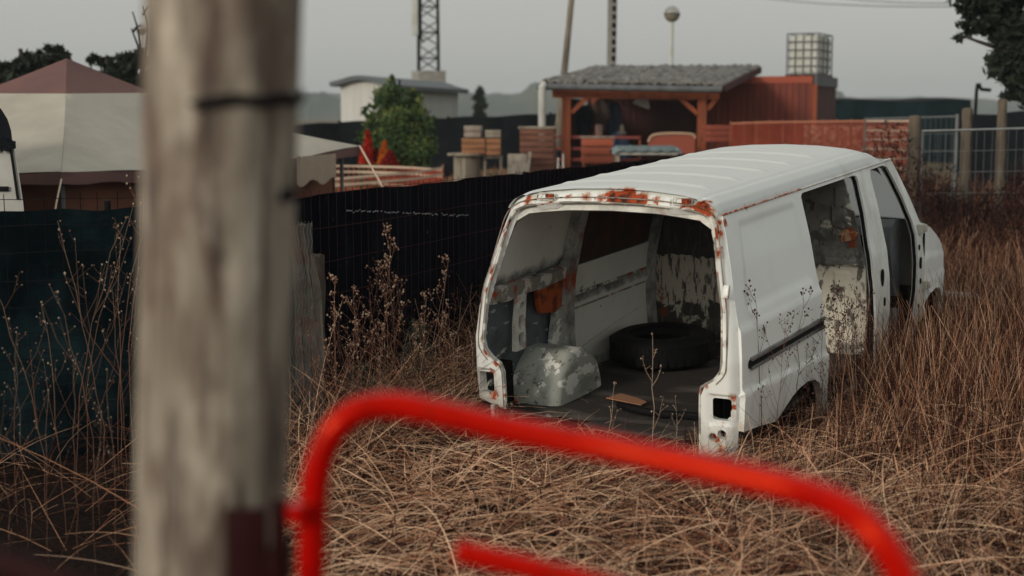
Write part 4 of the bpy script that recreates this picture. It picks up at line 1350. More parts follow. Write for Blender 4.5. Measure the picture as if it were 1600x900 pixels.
# arching stems along the fences
n = 3000
P = scatter(n, -4, 2, 6.3, 12, lambda x, y: ((np.abs(x + 1.36 - .39 * (y - 8.55)) < 1.0) & (x > -1.5)) | ((x < -1.1) & (rng.random(len(x)) < .05)))
add_grass(P, U(n, .4, 1.0), U(n, .003, .006), np.ones(n), U(n, .2, 1.0), U(n, 0, .7), U(n, -.6, .0), np.where(rng.random(n) < .6, .0 + .2 * rng.random(n), .5 + .5 * rng.random(n)) - .5 * sstep(-1.2, -1.8, P[:, 0]), 0, 6)  # tint drops at the left end: shade put into the stem colour
n = 1100
P = scatter(n, -4, -.9, 5.2, 8.4)
add_grass(P, U(n, .35, .9), U(n, .0022, .004), U(n, .1, 1.1), 1.0, U(n, 0, .45), U(n, -.7, -.1), np.where(rng.random(n) < .8, .0 + .16 * rng.random(n), .45 + .35 * rng.random(n)), .02, 6)
# tall stalks growing up the van's side and across its door openings
n = 5200
lx = U(n, .95, 2.1); ly = U(n, .2, 4.8)
c_, s_ = math.cos(VY), math.sin(VY)
P = np.stack([.530 + c_ * lx - s_ * ly, 8.197 + s_ * lx + c_ * ly], 1)
k = (rng.random(n) < .25 + .75 * clump_noise(P[:, 0] * 2.5, P[:, 1] * 2.1)) & (ly > 1.15 + .3 * rng.random(n))
P = P[k]; n = len(P)
add_grass(P, U(n, .45, .95), U(n, .003, .006), np.ones(n), U(n, .05, .45), U(n, 0, .25), U(n, -.2, .0), np.where(rng.random(n) < .66, .0 + .3 * rng.random(n), .5 + .45 * rng.random(n)), 0, 5)
# broad dead blades and seed heads among the stalks
n = 5200
P = scatter(n, -1.3, 7, 5.2, 14, lambda x, y: rng.random(len(x)) < .2 + .8 * clump_noise(x * 2.2, y * 1.9))
add_grass(P, U(n, .18, .5), U(n, .008, .014), U(n, .1, 1.0), U(n, .4, 1.0), U(n, 0, .4), U(n, -.6, -.1), np.where(rng.random(n) < .5, .08 + .25 * rng.random(n), .5 + .4 * rng.random(n)), .03, 4)
n = 1500
P = scatter(n, -.8, 8, 5.4, 16, lambda x, y: (rng.random(len(x)) < .1 + .9 * sstep(.2, 1.8, x)) & (calm(x, y) > .9))
add_grass(P, U(n, .06, .12), U(n, .007, .012), np.ones(n), U(n, .1, .7), U(n, 0, .3), U(n, -.3, 0), np.where(rng.random(n) < .6, .05 + .2 * rng.random(n), .5 + .3 * rng.random(n)), U(n, .12, .34), 3)
# short grass of the plots beyond the fence
n = 16000
x = U(n, -9, 8); y = U(n, 12.5, 40)
k = ~fence_ok(x, y) & (np.abs(x) < y * .42 + 1)
P = np.stack([x[k], y[k]], 1); n = len(P)
add_grass(P, U(n, .08, .25), U(n, .010, .02), np.ones(n), U(n, .2, .9), U(n, 0, .3), U(n, -.4, 0), .1 + .6 * rng.random(n), 0, 3)
Vs, Fs, Ts = [], [], []
o_ = 0
for V, Fc, T in parts_:
    Vs.append(V); Fs.append(Fc + o_); Ts.append(T); o_ += len(V)
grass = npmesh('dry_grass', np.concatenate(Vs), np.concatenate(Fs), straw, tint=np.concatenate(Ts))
tag(grass, 'tangled dry straw-coloured grass covering the ground round the van', 'grass', kind='stuff')

# brambles: dark red-brown scrub at the right
n = 30000
def bramble(n, x0, x1, y0, y1, h):
    x = U(n, x0, x1); y = U(n, y0, y1)
    env = h * (.55 + .45 * np.sin(x * 1.9 + 1) * np.sin(y * 1.1 + 2) + .15 * np.sin(x * 5.1)) 
    z = gz(x, y) + np.maximum(env, .25) * rng.random(n) ** .8
    return np.stack([x, y, z], 1)
P = bramble(26000, 4.9, 11.5, 16.5, 21.5, 1.7)
V, Fc = leaf_cloud(P, .045, .5)
T = np.repeat(np.clip(.0 + .22 * rng.random(len(P)) ** 2, 0, 1), 4)
d = dirs_of(9000, np.ones(9000), U(9000, .1, .9))
Pr = bramble(9000, 4.9, 11.5, 16.3, 21.5, 1.35); 
V2, F2, T2 = blades(Pr, d, U(9000, .2, .7), U(9000, .006, .012), dirs_of(9000, U(9000, -.6, .1), .6) * .3, U(9000, .0, .24), 4)
sc = npmesh('brambles', np.concatenate([V, V2]), np.concatenate([Fc, F2 + len(V)]), straw, tint=np.concatenate([T, T2]))
tag(sc, 'dark red-brown bramble scrub under the mesh fence at the right', 'brambles', kind='stuff')

# ------------------------------------------------------------------ weeds standing one by one
def weed_mesh(seedv, h, branches, heads, headr, lean, spread=.35, base_t=.35, tip_t=.6, stem=.0035, headt=(.0, .3)):
    r = random.Random(seedv)
    V, Fc, T = [], [], []
    def seg_tube(path, rad, t0, t1):
        bm = bmesh.new()
        tube(bm, path, [rad * (1 - .7 * i / (len(path) - 1)) for i in range(len(path))], 4, cap=False)
        bm.verts.ensure_lookup_table(); bm.verts.index_update()
        o = len(V)
        npath = len(path)
        for i, v in enumerate(bm.verts):
            V.append(tuple(v.co)); T.append(t0 + (t1 - t0) * (i // 4) / npath)
        for f in bm.faces: Fc.append([o + v.index for v in f.verts])
        bm.free()
    def head(p, rr):
        for k in range(heads):
            c = Vector(p) + Vector((r.gauss(0, rr), r.gauss(0, rr), r.gauss(0, rr)))
            s = rr * r.uniform(.5, 1.0)
            o = len(V)
            tt = r.uniform(*headt)
            for dv in ((s, 0, 0), (0, s, 0), (0, 0, s), (-s, 0, 0), (0, -s, 0), (0, 0, -s)):
                V.append(tuple(c + Vector(dv))); T.append(tt)
            for f in ((0, 1, 2), (1, 3, 2), (3, 4, 2), (4, 0, 2), (1, 0, 5), (3, 1, 5), (4, 3, 5), (0, 4, 5)):
                Fc.append([o + f[0], o + f[1], o + f[2], o + f[2]])
    la = r.uniform(0, 6.28)
    path = []
    for i in range(9):
        f = i / 8
        path.append(Vector((math.cos(la) * lean * f * f * h + r.gauss(0, .008) * h, math.sin(la) * lean * f * f * h + r.gauss(0, .008) * h, h * f)))
    seg_tube(path, stem, base_t, tip_t)
    head(path[-1], headr)
    for b in range(branches):
        f = .3 + .68 * (b + r.random()) / branches
        i = min(7, int(f * 8)); p = path[i].lerp(path[i + 1], f * 8 - i)
        a = r.uniform(0, 6.28); L = spread * h * (1.15 - f) * r.uniform(.5, 1.2)
        bp = [p, p + Vector((math.cos(a) * L * .35, math.sin(a) * L * .35, L * .45)), p + Vector((math.cos(a) * L * .6, math.sin(a) * L * .6, L * 1.05))]
        seg_tube(bp, stem * .6, base_t, tip_t)
        head(bp[-1], headr); head(bp[1].lerp(bp[2], .5), headr * .7)
        for q in range(2):
            s0 = bp[1].lerp(bp[2], r.random()); a2 = r.uniform(0, 6.28)
            e = s0 + Vector((math.cos(a2), math.sin(a2), .7)) * L * .25
            seg_tube([s0, e], stem * .4, base_t, tip_t); head(e, headr * .8)
    Fq = np.array([f if len(f) == 4 else f + [f[-1]] for f in Fc])
    return np.array(V), Fq, np.array(T)

def clean_quads(name, V, Fq, T, mat):
    me = bpy.data.meshes.new(name)
    me.from_pydata([tuple(v) for v in V], [], [tuple(dict.fromkeys(f)) for f in Fq.tolist()])
    a = me.attributes.new('tint', 'FLOAT', 'POINT'); a.data.foreach_set('value', np.clip(T, 0, 1).astype(np.float32))
    me.materials.append(mat)
    o = bpy.data.objects.new(name, me); COL.objects.link(o)
    return o

def weeds(name, label, group, protos, spots, cat='weed'):
    """protos: weed_mesh results; spots: (px, py of the tip, Y)"""
    made = []
    for i, (px, py, Y) in enumerate(spots):
        k = i % len(protos)
        top = at(px, py, Y)
        g0 = float(gz(top.x, Y)); H = top.z - g0
        V, Fq, T = protos[k][:3]
        if i < len(protos):
            o = clean_quads(name, V, Fq, T, weed_stem)
            made.append(o)
        else:
            o = made[k].copy(); COL.objects.link(o)
        s = H / float(V[:, 2].max())
        o.location = (top.x, Y, g0 - .01); o.scale = (s * .85, s * .85, s); o.rotation_euler = (0, 0, random.uniform(0, 6.28))
        tag(o, label, cat, group)
W_RED = [weed_mesh(s, 1.0, 8, 2, .011, .08, .42, .2, .15, .0036, (.0, .2)) for s in (1, 2, 3)]
W_TALL = [weed_mesh(s, 1.0, 14, 2, .010, .10, .30, .30, .62, .0032, (.25, .9)) for s in (11, 12, 13)]
W_BARE = [weed_mesh(s, 1.0, 4, 1, .006, .25, .5, .25, .85, .0019, (.4, 1.0)) for s in (21, 22, 23, 24)]
W_PALE = [weed_mesh(s, 1.0, 4, 1, .010, .10, .35, .7, .9, .0048, (.6, 1.0)) for s in (31, 32)]
weeds('weed', 'thin dry weed with small dark red seed heads in front of the van flank', 'red-headed weeds along the side of the van', W_RED,
      [(1196, 435, 7.9), (1218, 480, 7.8), (1248, 445, 8.4), (1262, 530, 8.2), (1290, 470, 8.6), (1312, 440, 9.1), (1330, 435, 9.5), (1320, 470, 9.0), (1345, 480, 9.4), (1300, 520, 8.5), (1275, 560, 8.0), (1307, 455, 9.0), (1326, 462, 9.2), (1318, 500, 9.1), (1338, 505, 9.3), (1350, 450, 9.7), (1332, 440, 9.8), (1395, 455, 10.8), (1380, 480, 10.4), (1400, 500, 10.6), (1360, 520, 9.6), (1336, 540, 9.0)])
weeds('weed', 'tall branching brown weed standing against the black cloth fence', 'tall weeds in front of the black cloth fence', W_TALL,
      [(620, 345, 8.75), (680, 392, 9.1), (600, 395, 8.6), (560, 440, 8.4), (655, 450, 8.7), (585, 470, 8.3), (700, 480, 8.7), (520, 420, 8.0), (545, 500, 8.2), (640, 500, 8.4), (715, 540, 8.6)])
weeds('weed', 'bare pale stemmed weed in front of the dark teal cloth', 'bare weeds in front of the dark teal cloth', W_BARE,
      [(150, 345, 7.3), (118, 318, 7.2), (180, 365, 7.4), (165, 222, 7.5), (105, 340, 7.2), (195, 318, 7.5), (60, 420, 6.9), (12, 505, 6.7), (140, 430, 6.8), (90, 480, 6.6), (190, 450, 6.9), (30, 560, 6.4), (110, 560, 6.3), (170, 560, 6.4), (65, 610, 6.2), (200, 600, 6.4), (5, 600, 6.4), (140, 650, 6.0)])
weeds('weed', 'dry straw-coloured stalk growing up in front of the open back of the van', 'stalks in front of the open van back', W_PALE,
      [(1022, 520, 7.7), (950, 595, 7.6), (1060, 612, 7.5)])
weeds('weed', 'dark stalk with a brown seed spike rising from the grass at the lower right', 'dark seed stalks in the grass at lower right', [weed_mesh(s, 1.0, 1, 3, .010, .15, .2, .05, .0, .004, (.0, .12)) for s in (41, 42)],
      [(1290, 700, 6.6), (1345, 660, 7.0), (1410, 640, 7.6), (1480, 650, 7.2), (1545, 690, 7.0), (1440, 720, 6.6), (1370, 780, 6.2), (1500, 770, 6.2), (1560, 600, 8.2), (1240, 790, 6.1), (1130, 800, 6.0), (1010, 780, 6.1), (900, 800, 6.0), (1590, 740, 6.6), (1270, 640, 7.4)])
weeds('weed', 'dark leafless stalk in the thicket at the foot of the black cloth fence', 'dark stalks in the thicket by the black fence', [weed_mesh(s, 1.0, 8, 1, .007, .14, .4, .05, .3, .0030, (.1, .6)) for s in (51, 52, 53)],
      [(500, 430, 7.9), (535, 455, 8.0), (570, 400, 8.6), (605, 440, 8.4), (640, 420, 8.9), (665, 480, 8.8), (690, 455, 9.0), (720, 500, 8.9), (515, 520, 7.7), (555, 540, 7.9), (595, 520, 8.1), (625, 545, 8.2), (660, 540, 8.4), (700, 550, 8.5), (735, 530, 9.2), (480, 500, 7.7), (545, 480, 8.3), (580, 560, 7.8)])
# small ferny green weeds by the fence
def green_weed(px, py, Y, label):
    b = at(px, py, Y); g0 = float(gz(b.x, Y)); H = at(px, py, Y).z - g0
    n = 900
    z = rng.random(n) * H; rr = (.06 + .14 * (1 - z / H)) * np.sqrt(rng.random(n)); a = rng.random(n) * 6.28
    P = np.stack([b.x + rr * np.cos(a), Y + rr * np.sin(a), g0 + z], 1)
    V, Fc = leaf_cloud(P, .024, .3)
    t = thing('green_weed', (b.x, Y, g0), label, 'plant')
    into(npmesh('foliage', V, Fc, layered('ferny_leaves', (.05, .075, .05), rough=.8, tint=[(0, (.02, .035, .022)), (1, (.085, .115, .07))]), tint=np.repeat(rng.random(n), 4)), t)
    bm = bmesh.new(); tube(bm, [(b.x, Y, g0 - .02), (b.x + .01, Y, g0 + H * .8)], .006, 5)
    into(obj('stem', bm, bark), t)
green_weed(652, 500, 9.0, 'feathery green weed growing at the foot of the black fence beside the van')
green_weed(565, 570, 8.6, 'low green weed half hidden among dry stems near the corner post')
#%%NEXT
# ------------------------------------------------------------------ the big tent
C1, C2 = at(95, 268, 12.0), at(562, 228, 17.0)
e = Vector((C2.x - C1.x, C2.y - C1.y, 0)); pr = Vector((-e.y, e.x, 0)).normalized() * 4.18
C4 = C1 + pr; C3 = C2 + pr
C3.z = C2.z; C4.z = C1.z + .03
AP = at(110, 91, (C1.y + C3.y) / 2); 
mid = (C1 + C3) / 2; AP = Vector((mid.x, mid.y, AP.z))
tent = thing('tent', Vector((mid.x, mid.y, -.35)), 'large peaked tent with mauve top, cream roof and brown side walls', 'tent')
def roof_face(A, B, f0, f1, n=14, m=12):
    """slice of one sagging roof face, f measured from the apex down"""
    rows = []
    V = []
    for i in range(m + 1):
        f = f0 + (f1 - f0) * i / m
        for j in range(n + 1):
            s = j / n
            E_ = A.lerp(B, s)
            p = AP.lerp(E_, f)
            p.z -= .12 * math.sin(f * math.pi) + .09 * math.sin(s * math.pi) * max(0, (f - .3) / .7) ** 2
            p.z += .012 * math.sin(s * 17 + f * 5) * max(0, f - .3)
            V.append(p)
    return V, n, m
def add_faces(bm, V, n, m):
    vs = [bm.verts.new(p) for p in V]
    for i in range(m):
        for j in range(n):
            a = i * (n + 1) + j
            bm.faces.new((vs[a], vs[a + 1], vs[a + n + 2], vs[a + n + 1]))
def thin(bm, t=.006):
    bmesh.ops.remove_doubles(bm, verts=bm.verts, dist=1e-4)
    bmesh.ops.recalc_face_normals(bm, faces=bm.faces)
    d_ = bmesh.ops.duplicate(bm, geom=list(bm.verts) + list(bm.edges) + list(bm.faces))
    nv = [v for v in d_['geom'] if isinstance(v, bmesh.types.BMVert)]
    bmesh.ops.translate(bm, vec=(0, t, -t), verts=nv)
CS = [C1, C2, C3, C4]
for nm, f0, f1, m_ in (('roof_cap', 0.0, .275, mauve_canvas), ('roof', .275, 1.0, cream_canvas)):
    bm = bmesh.new()
    for i in range(4):
        add_faces(bm, *roof_face(CS[i], CS[(i + 1) % 4], f0, f1))
    thin(bm)
    into(obj(nm, bm, m_, None, ang=20), tent)
bm = bmesh.new()
for i in range(4):
    A, B = CS[i], CS[(i + 1) % 4]
    V = []
    for k, dz in enumerate((-.004, -.05, -.10)):
        for j in range(31):
            s = j / 30
            p = A.lerp(B, s) + Vector((0, 0, -.09 * math.sin(s * math.pi) + dz - .012 * (k == 2) * math.sin(s * 40)))
            p += (p - mid).normalized() * .012 * math.sin(s * 23) * k
            V.append(p)
    add_faces(bm, V, 30, 2)
thin(bm)
into(obj('valance', bm, mauve_canvas, None), tent)
bm = bmesh.new()
IN = [mid + (c - mid) * .90 for c in CS]
for i in range(4):
    A, B = IN[i], IN[(i + 1) % 4]
    V = []
    for k in range(9):
        for j in range(41):
            s = j / 40; v = k / 8
            p = A.lerp(B, s); p.z = (1 - v) * (p.z - .02) + v * (-.4)
            p += (p - mid).normalized() * (.03 * math.sin(s * 31 + i) + .02 * math.sin(s * 67)) * (.3 + v)
            V.append(p)
    add_faces(bm, V, 40, 8)
thin(bm)
into(obj('side_wall', bm, brown_canvas, None), tent)
# cream flap hanging at the right corner
q0, q1 = at(462, 245, 15.6), at(525, 240, 16.4)
bm = bmesh.new(); V = []
for k in range(9):
    for j in range(13):
        p = q0.lerp(q1, j / 12); p.z -= .30 * k / 8 * (1 + .12 * math.sin(j)) ; p.y += .03 * math.sin(j * 1.9 + k * .3)
        V.append(p)
add_faces(bm, V, 12, 8); thin(bm)
into(obj('flap', bm, layered('tan_flap', (.42, .33, .25), rough=.9), None), tent)
for c in CS:
    bm = bmesh.new(); q = mid + (c - mid) * .93
    tube(bm, [(q.x, q.y, -.4), (q.x, q.y, c.z - .05)], .022, 8)
    into(obj('tent_pole', bm, galv), tent)
bm = bmesh.new(); tube(bm, [C2, at(598, 292, 16.0)], .011, 6)
tube(bm, [at(598, 292, 16.0), at(640, 345, 15.5)], .011, 6)
into(obj('guy_line', bm, cream_net), tent)
bm = bmesh.new()
tube(bm, [at(96, 280, 11.9), at(88, 318, 11.6), at(80, 370, 11.2)], .008, 5)
into(obj('guy_line', bm, cream_net), tent)

# ------------------------------------------------------------------ white caravan at the left edge
cvx = at(14, 250, 10.2)
t = thing('caravan', Vector((cvx.x - 1.0, 10.6, -.3)), 'white caravan end with a black cover over its rounded roof at the left edge', 'caravan')
# profile across x (right wall leans out towards the bottom), extruded in y
pf = [at(48, 420, 10.2), at(36, 316, 10.2), at(28, 262, 10.2), at(20, 222, 10.2)]
pf2 = [at(22, 226, 10.2), at(20, 205, 10.2), at(14, 186, 10.2), at(4, 170, 10.2), at(-14, 158, 10.2), at(-60, 150, 10.2), at(-200, 146, 10.2)]
def extr(bm, P, y0, y1, xw):
    a = [bm.verts.new((p.x, y0, p.z)) for p in P] + [bm.verts.new((xw, y0, P[-1].z)), bm.verts.new((xw, y0, P[0].z))]
    b = [bm.verts.new((v.co.x * y1 / y0 - .12, y1, v.co.z)) for v in a]
    n = len(a)
    for i in range(n):
        bm.faces.new((a[i], a[(i + 1) % n], b[(i + 1) % n], b[i]))
    bm.faces.new(a[::-1]); bm.faces.new(b)
bm = bmesh.new(); extr(bm, pf, 10.2, 12.0, -5.6)
into(obj('body', bm, pale_metal), t)
bm = bmesh.new(); extr(bm, pf2, 10.17, 12.05, -5.65)
r_ = random.Random(5)
for k in range(14):
    p = at(-30 + 4 * k, 222, 10.16)
    box(bm, (p.x, 10.165, p.z - .02), (.016, .012, .04 + .06 * r_.random()))
into(obj('roof_cover', bm, black_tarp), t)
bm = bmesh.new()
tube(bm, [at(15, 222, 10.19), at(21, 262, 10.19), at(28, 312, 10.19)], .010, 6)
into(obj('wall_seam', bm, black_rubber), t)
bm = bmesh.new(); box(bm, at(-2, 295, 10.19), (.14, .02, .035), bev=.005)
into(obj('vent', bm, black_rubber), t)

# ------------------------------------------------------------------ trees
def tree(name, label, base, H, crowns, nleaf, leaf, mat, tr=.12, group=None, cat='tree', limbs=7, trange=(0, 1)):
    """crowns: ellipsoids (dx, dy, z, rx, ry, rz) round the base; leaves gather in clumps inside them"""
    t = thing(name, base, label, cat, group)
    b = Vector(base)
    bm = bmesh.new()
    top = max(c[2] for c in crowns)
    tr_path = [b + Vector((0, 0, -.1)), b + Vector((.03 * H, 0, top * .35)), b + Vector((-.01 * H, .02 * H, top * .7)), b + Vector((crowns[0][0] * .5, crowns[0][1] * .5, top))]
    tube(bm, catmull(tr_path, 4), np.linspace(tr, tr * .3, 13), 8)
    for k in range(limbs):
        c = crowns[k % len(crowns)]
        s = catmull(tr_path, 4)[random.randint(3, 10)]
        e_ = b + Vector((c[0] + random.uniform(-.7, .7) * c[3], c[1] + random.uniform(-.7, .7) * c[4], c[2] + random.uniform(-.5, .8) * c[5]))
        tube(bm, catmull([s, s.lerp(e_, .5) + Vector((0, 0, .05 * H)), e_], 4), np.linspace(tr * .4, tr * .08, 9), 6)
    into(obj('trunk', bm, bark), t)
    vols = np.array([c[3] * c[4] * c[5] for c in crowns]) ** .8; vols /= vols.sum()
    PP, TT = [], []
    for c, v in zip(crowns, vols):
        k = max(4, int(nleaf * v / 40))
        dirs = rng.normal(size=(k, 3)); dirs /= np.linalg.norm(dirs, axis=1, keepdims=True)
        cc = dirs * (rng.random((k, 1)) ** .45) * np.array(c[3:6]) * .92 + np.array(c[:3])
        for q in cc:
            m_ = 40
            p = q + rng.normal(size=(m_, 3)) * np.array([.20, .20, .15]) * min(c[3], c[5], 1.4) * .8
            PP.append(p)
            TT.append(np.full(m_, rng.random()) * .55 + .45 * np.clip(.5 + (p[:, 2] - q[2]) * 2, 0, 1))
    P = np.concatenate(PP) + np.array(base); T = np.concatenate(TT)
    V, Fc = leaf_cloud(P, leaf, .7)
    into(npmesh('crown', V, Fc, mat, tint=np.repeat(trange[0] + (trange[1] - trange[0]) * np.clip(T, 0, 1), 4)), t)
    return t
def wtree(px, Y, zbase, name, label, ells, *a, **k):
    """ells given in photo pixels: (cx, cy, rx, ry)"""
    b = at(px, 300, Y); b.z = zbase
    cr = []
    for cx, cy, rx, ry in ells:
        c = at(cx, cy, Y)
        cr.append((c.x - b.x, random.uniform(-.2, .2) * rx / F * Y, c.z - zbase, rx / F * Y, rx / F * Y, ry / F * Y))
    return tree(name, label, b, max(c[2] for c in cr), cr, *a, **k)
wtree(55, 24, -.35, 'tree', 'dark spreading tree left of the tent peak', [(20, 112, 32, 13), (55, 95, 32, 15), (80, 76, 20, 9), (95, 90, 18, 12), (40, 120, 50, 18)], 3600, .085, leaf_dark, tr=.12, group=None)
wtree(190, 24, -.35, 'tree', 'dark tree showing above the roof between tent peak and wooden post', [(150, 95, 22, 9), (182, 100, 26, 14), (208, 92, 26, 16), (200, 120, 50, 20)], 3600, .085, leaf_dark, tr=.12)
black_bark = layered('black_bark', (.012, .010, .009), rough=.9, spec=.05)
t = thing('bare_tree', G(-6.4, 22, 0), 'bare leafless branches sticking up beside the wooden post', 'tree')
bm = bmesh.new()
tube(bm, [at(228, 190, 22), at(226, 120, 22), at(221, 80, 22)], [.04, .03, .02], 6)
into(obj('trunk', bm, black_bark), t)
for P in ([(221, 84), (212, 62), (205, 44)], [(221, 80), (216, 48), (207, 18)], [(226, 110), (232, 45), (224, 10)], [(224, 24), (231, 13), (238, 8)], [(208, 50), (214, 42), (222, 40)]):
    bm = bmesh.new(); tube(bm, catmull([at(a, b_, 22) for a, b_ in P], 4), np.linspace(.022, .010, 4 * (len(P) - 1) + 1), 5)
    into(obj('branch', bm, black_bark), t)
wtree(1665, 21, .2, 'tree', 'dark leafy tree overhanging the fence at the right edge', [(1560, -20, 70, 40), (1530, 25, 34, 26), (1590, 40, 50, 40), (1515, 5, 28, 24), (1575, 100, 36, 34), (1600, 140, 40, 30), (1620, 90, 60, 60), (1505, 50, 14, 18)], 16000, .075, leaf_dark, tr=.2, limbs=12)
wtree(750, 70, .2, 'conifer', 'narrow dark conifer on the skyline right of the grey barn', [(750, 143, 10, 9), (750, 160, 11, 14), (750, 178, 14, 14)], 1500, .16, leaf_dark, tr=.15, trange=(.1, .8))
wtree(626, 27, .2, 'shrub', 'big pointed yellow-green conifer bush in front of the barn', [(625, 222, 58, 36), (628, 190, 46, 36), (612, 158, 28, 28), (614, 138, 13, 18), (614, 124, 5, 10), (580, 178, 14, 24), (590, 152, 11, 18), (652, 166, 16, 24), (668, 194, 15, 24), (676, 222, 12, 22), (640, 150, 12, 18), (574, 212, 14, 28), (650, 242, 34, 24), (600, 240, 34, 24)], 30000, .036, leaf_green, tr=.06, cat='bush', limbs=6)

# ------------------------------------------------------------------ barn and lattice mast
A, B, C = at(533, 190, 45), at(612, 190, 43), at(716, 190, 50)
gb = .3
t = thing('barn', Vector(((A.x + C.x) / 2, 47, gb)), 'pale grey sheet metal barn with a dark curved roof behind the bush', 'barn')
dv = Vector((C.x - B.x, C.y - B.y, 0))
ze = at(612, 132, 43).z; zA = at(533, 128, 45).z; zt = at(578, 122, 44).z
def gable(o):
    return [A + o, B + o]
arc = []
for k in range(13):
    s = k / 12
    p = A.lerp(B, s); p.z = ze + (zA - ze) * (1 - s) + (.20) * math.sin(s * math.pi)
    arc.append(p)
bm = bmesh.new()
f_ = [bm.verts.new((A.x, A.y, gb - .3))] + [bm.verts.new(p) for p in arc] + [bm.verts.new((B.x, B.y, gb - .3))]
g_ = [bm.verts.new(v.co + dv) for v in f_]
bm.faces.new(f_); bm.faces.new(g_[::-1])
n = len(f_)
for i in (0, n - 2): bm.faces.new((f_[i], f_[i + 1], g_[i + 1], g_[i]))
bm.faces.new((f_[0], f_[-1], g_[-1], g_[0]))
for k in range(24):      # sheet ribs on the long side
    s = (k + .5) / 24
    p = B + dv * s
    beam(bm, (p.x + .02, p.y - .02, gb), (p.x + .02, p.y - .02, ze - .02), .05, .05)
into(obj('wall', bm, barn_grey, None, ang=20), t)
bm = bmesh.new()
nd = dv.normalized()
ca = [bm.verts.new(p - nd * .35 + Vector((0, 0, .03)) + (Vector((-.25, .1, -.04)) if i == 0 else Vector((.30, -.1, -.06)) if i == 12 else Vector())) for i, p in enumerate(arc)]
cb = [bm.verts.new(v.co + dv + nd * .7) for v in ca]
for i in range(12): bm.faces.new((ca[i], ca[i + 1], cb[i + 1], cb[i]))
bmesh.ops.recalc_face_normals(bm, faces=bm.faces); bmesh.ops.solidify(bm, geom=list(bm.faces), thickness=.14)
into(obj('roof', bm, barn_roof), t)

MY = 62
pb_ = at(670, 150, MY)
t = thing('radio_mast', Vector((pb_.x, MY, .4)), 'steel lattice radio mast on a concrete plinth behind the barn', 'mast')
bm = bmesh.new()
zt_ = at(670, 111, MY).z
box(bm, (pb_.x, MY, (zt_ + .3) / 2), (44 / F * MY, 1.1, zt_ - .3), rot=(0, 0, .35), bev=.02)
into(obj('plinth', bm, concrete), t)
zh = at(670, -80, MY).z
for (sx, sy) in ((-1, -1), (1, -1), (1, 1), (-1, 1)):
    x0, y0 = pb_.x + sx * .43, MY + sy * .38
    bm = bmesh.new()
    tube(bm, [(x0, y0, zt_), (x0 - sx * .03, y0, zh)], .05, 6)
    into(obj('leg', bm, dark_wire), t)
for side in range(4):
    bm = bmesh.new()
    cs = [(-1, -1), (1, -1), (1, 1), (-1, 1)]
    a, b_ = cs[side], cs[(side + 1) % 4]
    k = 0; z = zt_
    while z < zh - .1:
        pa = Vector((pb_.x + a[0] * .42, MY + a[1] * .37, z)); pq = Vector((pb_.x + b_[0] * .42, MY + b_[1] * .37, z + .55))
        if k % 2: pa, pq = Vector((pb_.x + b_[0] * .42, MY + b_[1] * .37, z)), Vector((pb_.x + a[0] * .42, MY + a[1] * .37, z + .55))
        tube(bm, [pa, pq], .028, 5)
        if k % 2: tube(bm, [Vector((pb_.x + a[0] * .42, MY + a[1] * .37, z)), Vector((pb_.x + b_[0] * .42, MY + b_[1] * .37, z))], .022, 5)
        z += .55; k += 1
    into(obj('bracing', bm, dark_wire, clean=False), t)
bm = bmesh.new()
p0, p1 = at(648, -60, MY - .7), at(648, 55, MY - .7)
box(bm, (p0 + p1) / 2, (.28, .18, p0.z - p1.z), bev=.04)
into(obj('antenna', bm, plastic_white), t)
bm = bmesh.new()
p0, p1 = at(657, -60, MY - .55), at(657, 60, MY - .55)
box(bm, (p0 + p1) / 2, (.10, .12, p0.z - p1.z)); tube(bm, [p1, at(662, 64, MY - .3)], .05, 6)
into(obj('antenna_bracket', bm, dark_wire), t)

# ------------------------------------------------------------------ poles, lamps, wires
def pole(name, label, a, b_, r0, r1, mat, cat='pole'):
    bm = bmesh.new(); b_ = Vector(b_); a = Vector(a)
    tube(bm, [a.lerp(b_, k / 10) for k in range(11)], np.linspace(r0, r1, 11), 10)
    return tag(obj(name, bm, mat), label, cat)
a = at(881, 120, 40); d_ = at(894, -10, 40) - a
pole('utility_pole', 'thin leaning wooden utility pole behind the timber shed', a - d_ * .85, a + d_ * 1.6, .11, .07, post_wood)
a = at(955, 108, 44); d_ = at(957, -10, 44) - a
ut = thing('concrete_pole', Vector((a.x, 44, .4)), 'thick square concrete power pole rising behind the shed roof', 'pole')
bm = bmesh.new()
b0 = a - d_ * .9; b0.z = .3
beam(bm, b0, a + d_ * 1.5, .27, .27, bev=.02)
into(obj('shaft', bm, layered('grey_concrete_pole', (.26, .25, .23), [dict(c=(.17, .165, .15), s=3, lo=.45, hi=.7)], rough=.9)), ut)
for k in range(16):
    bm = bmesh.new()
    p = a + d_ * (-.3 + k * .11)
    box(bm, (p.x + .05, p.y - .135, p.z), (.11, .03, .16), bev=.005)
    into(obj('step_recess', bm, dark_wire), ut)
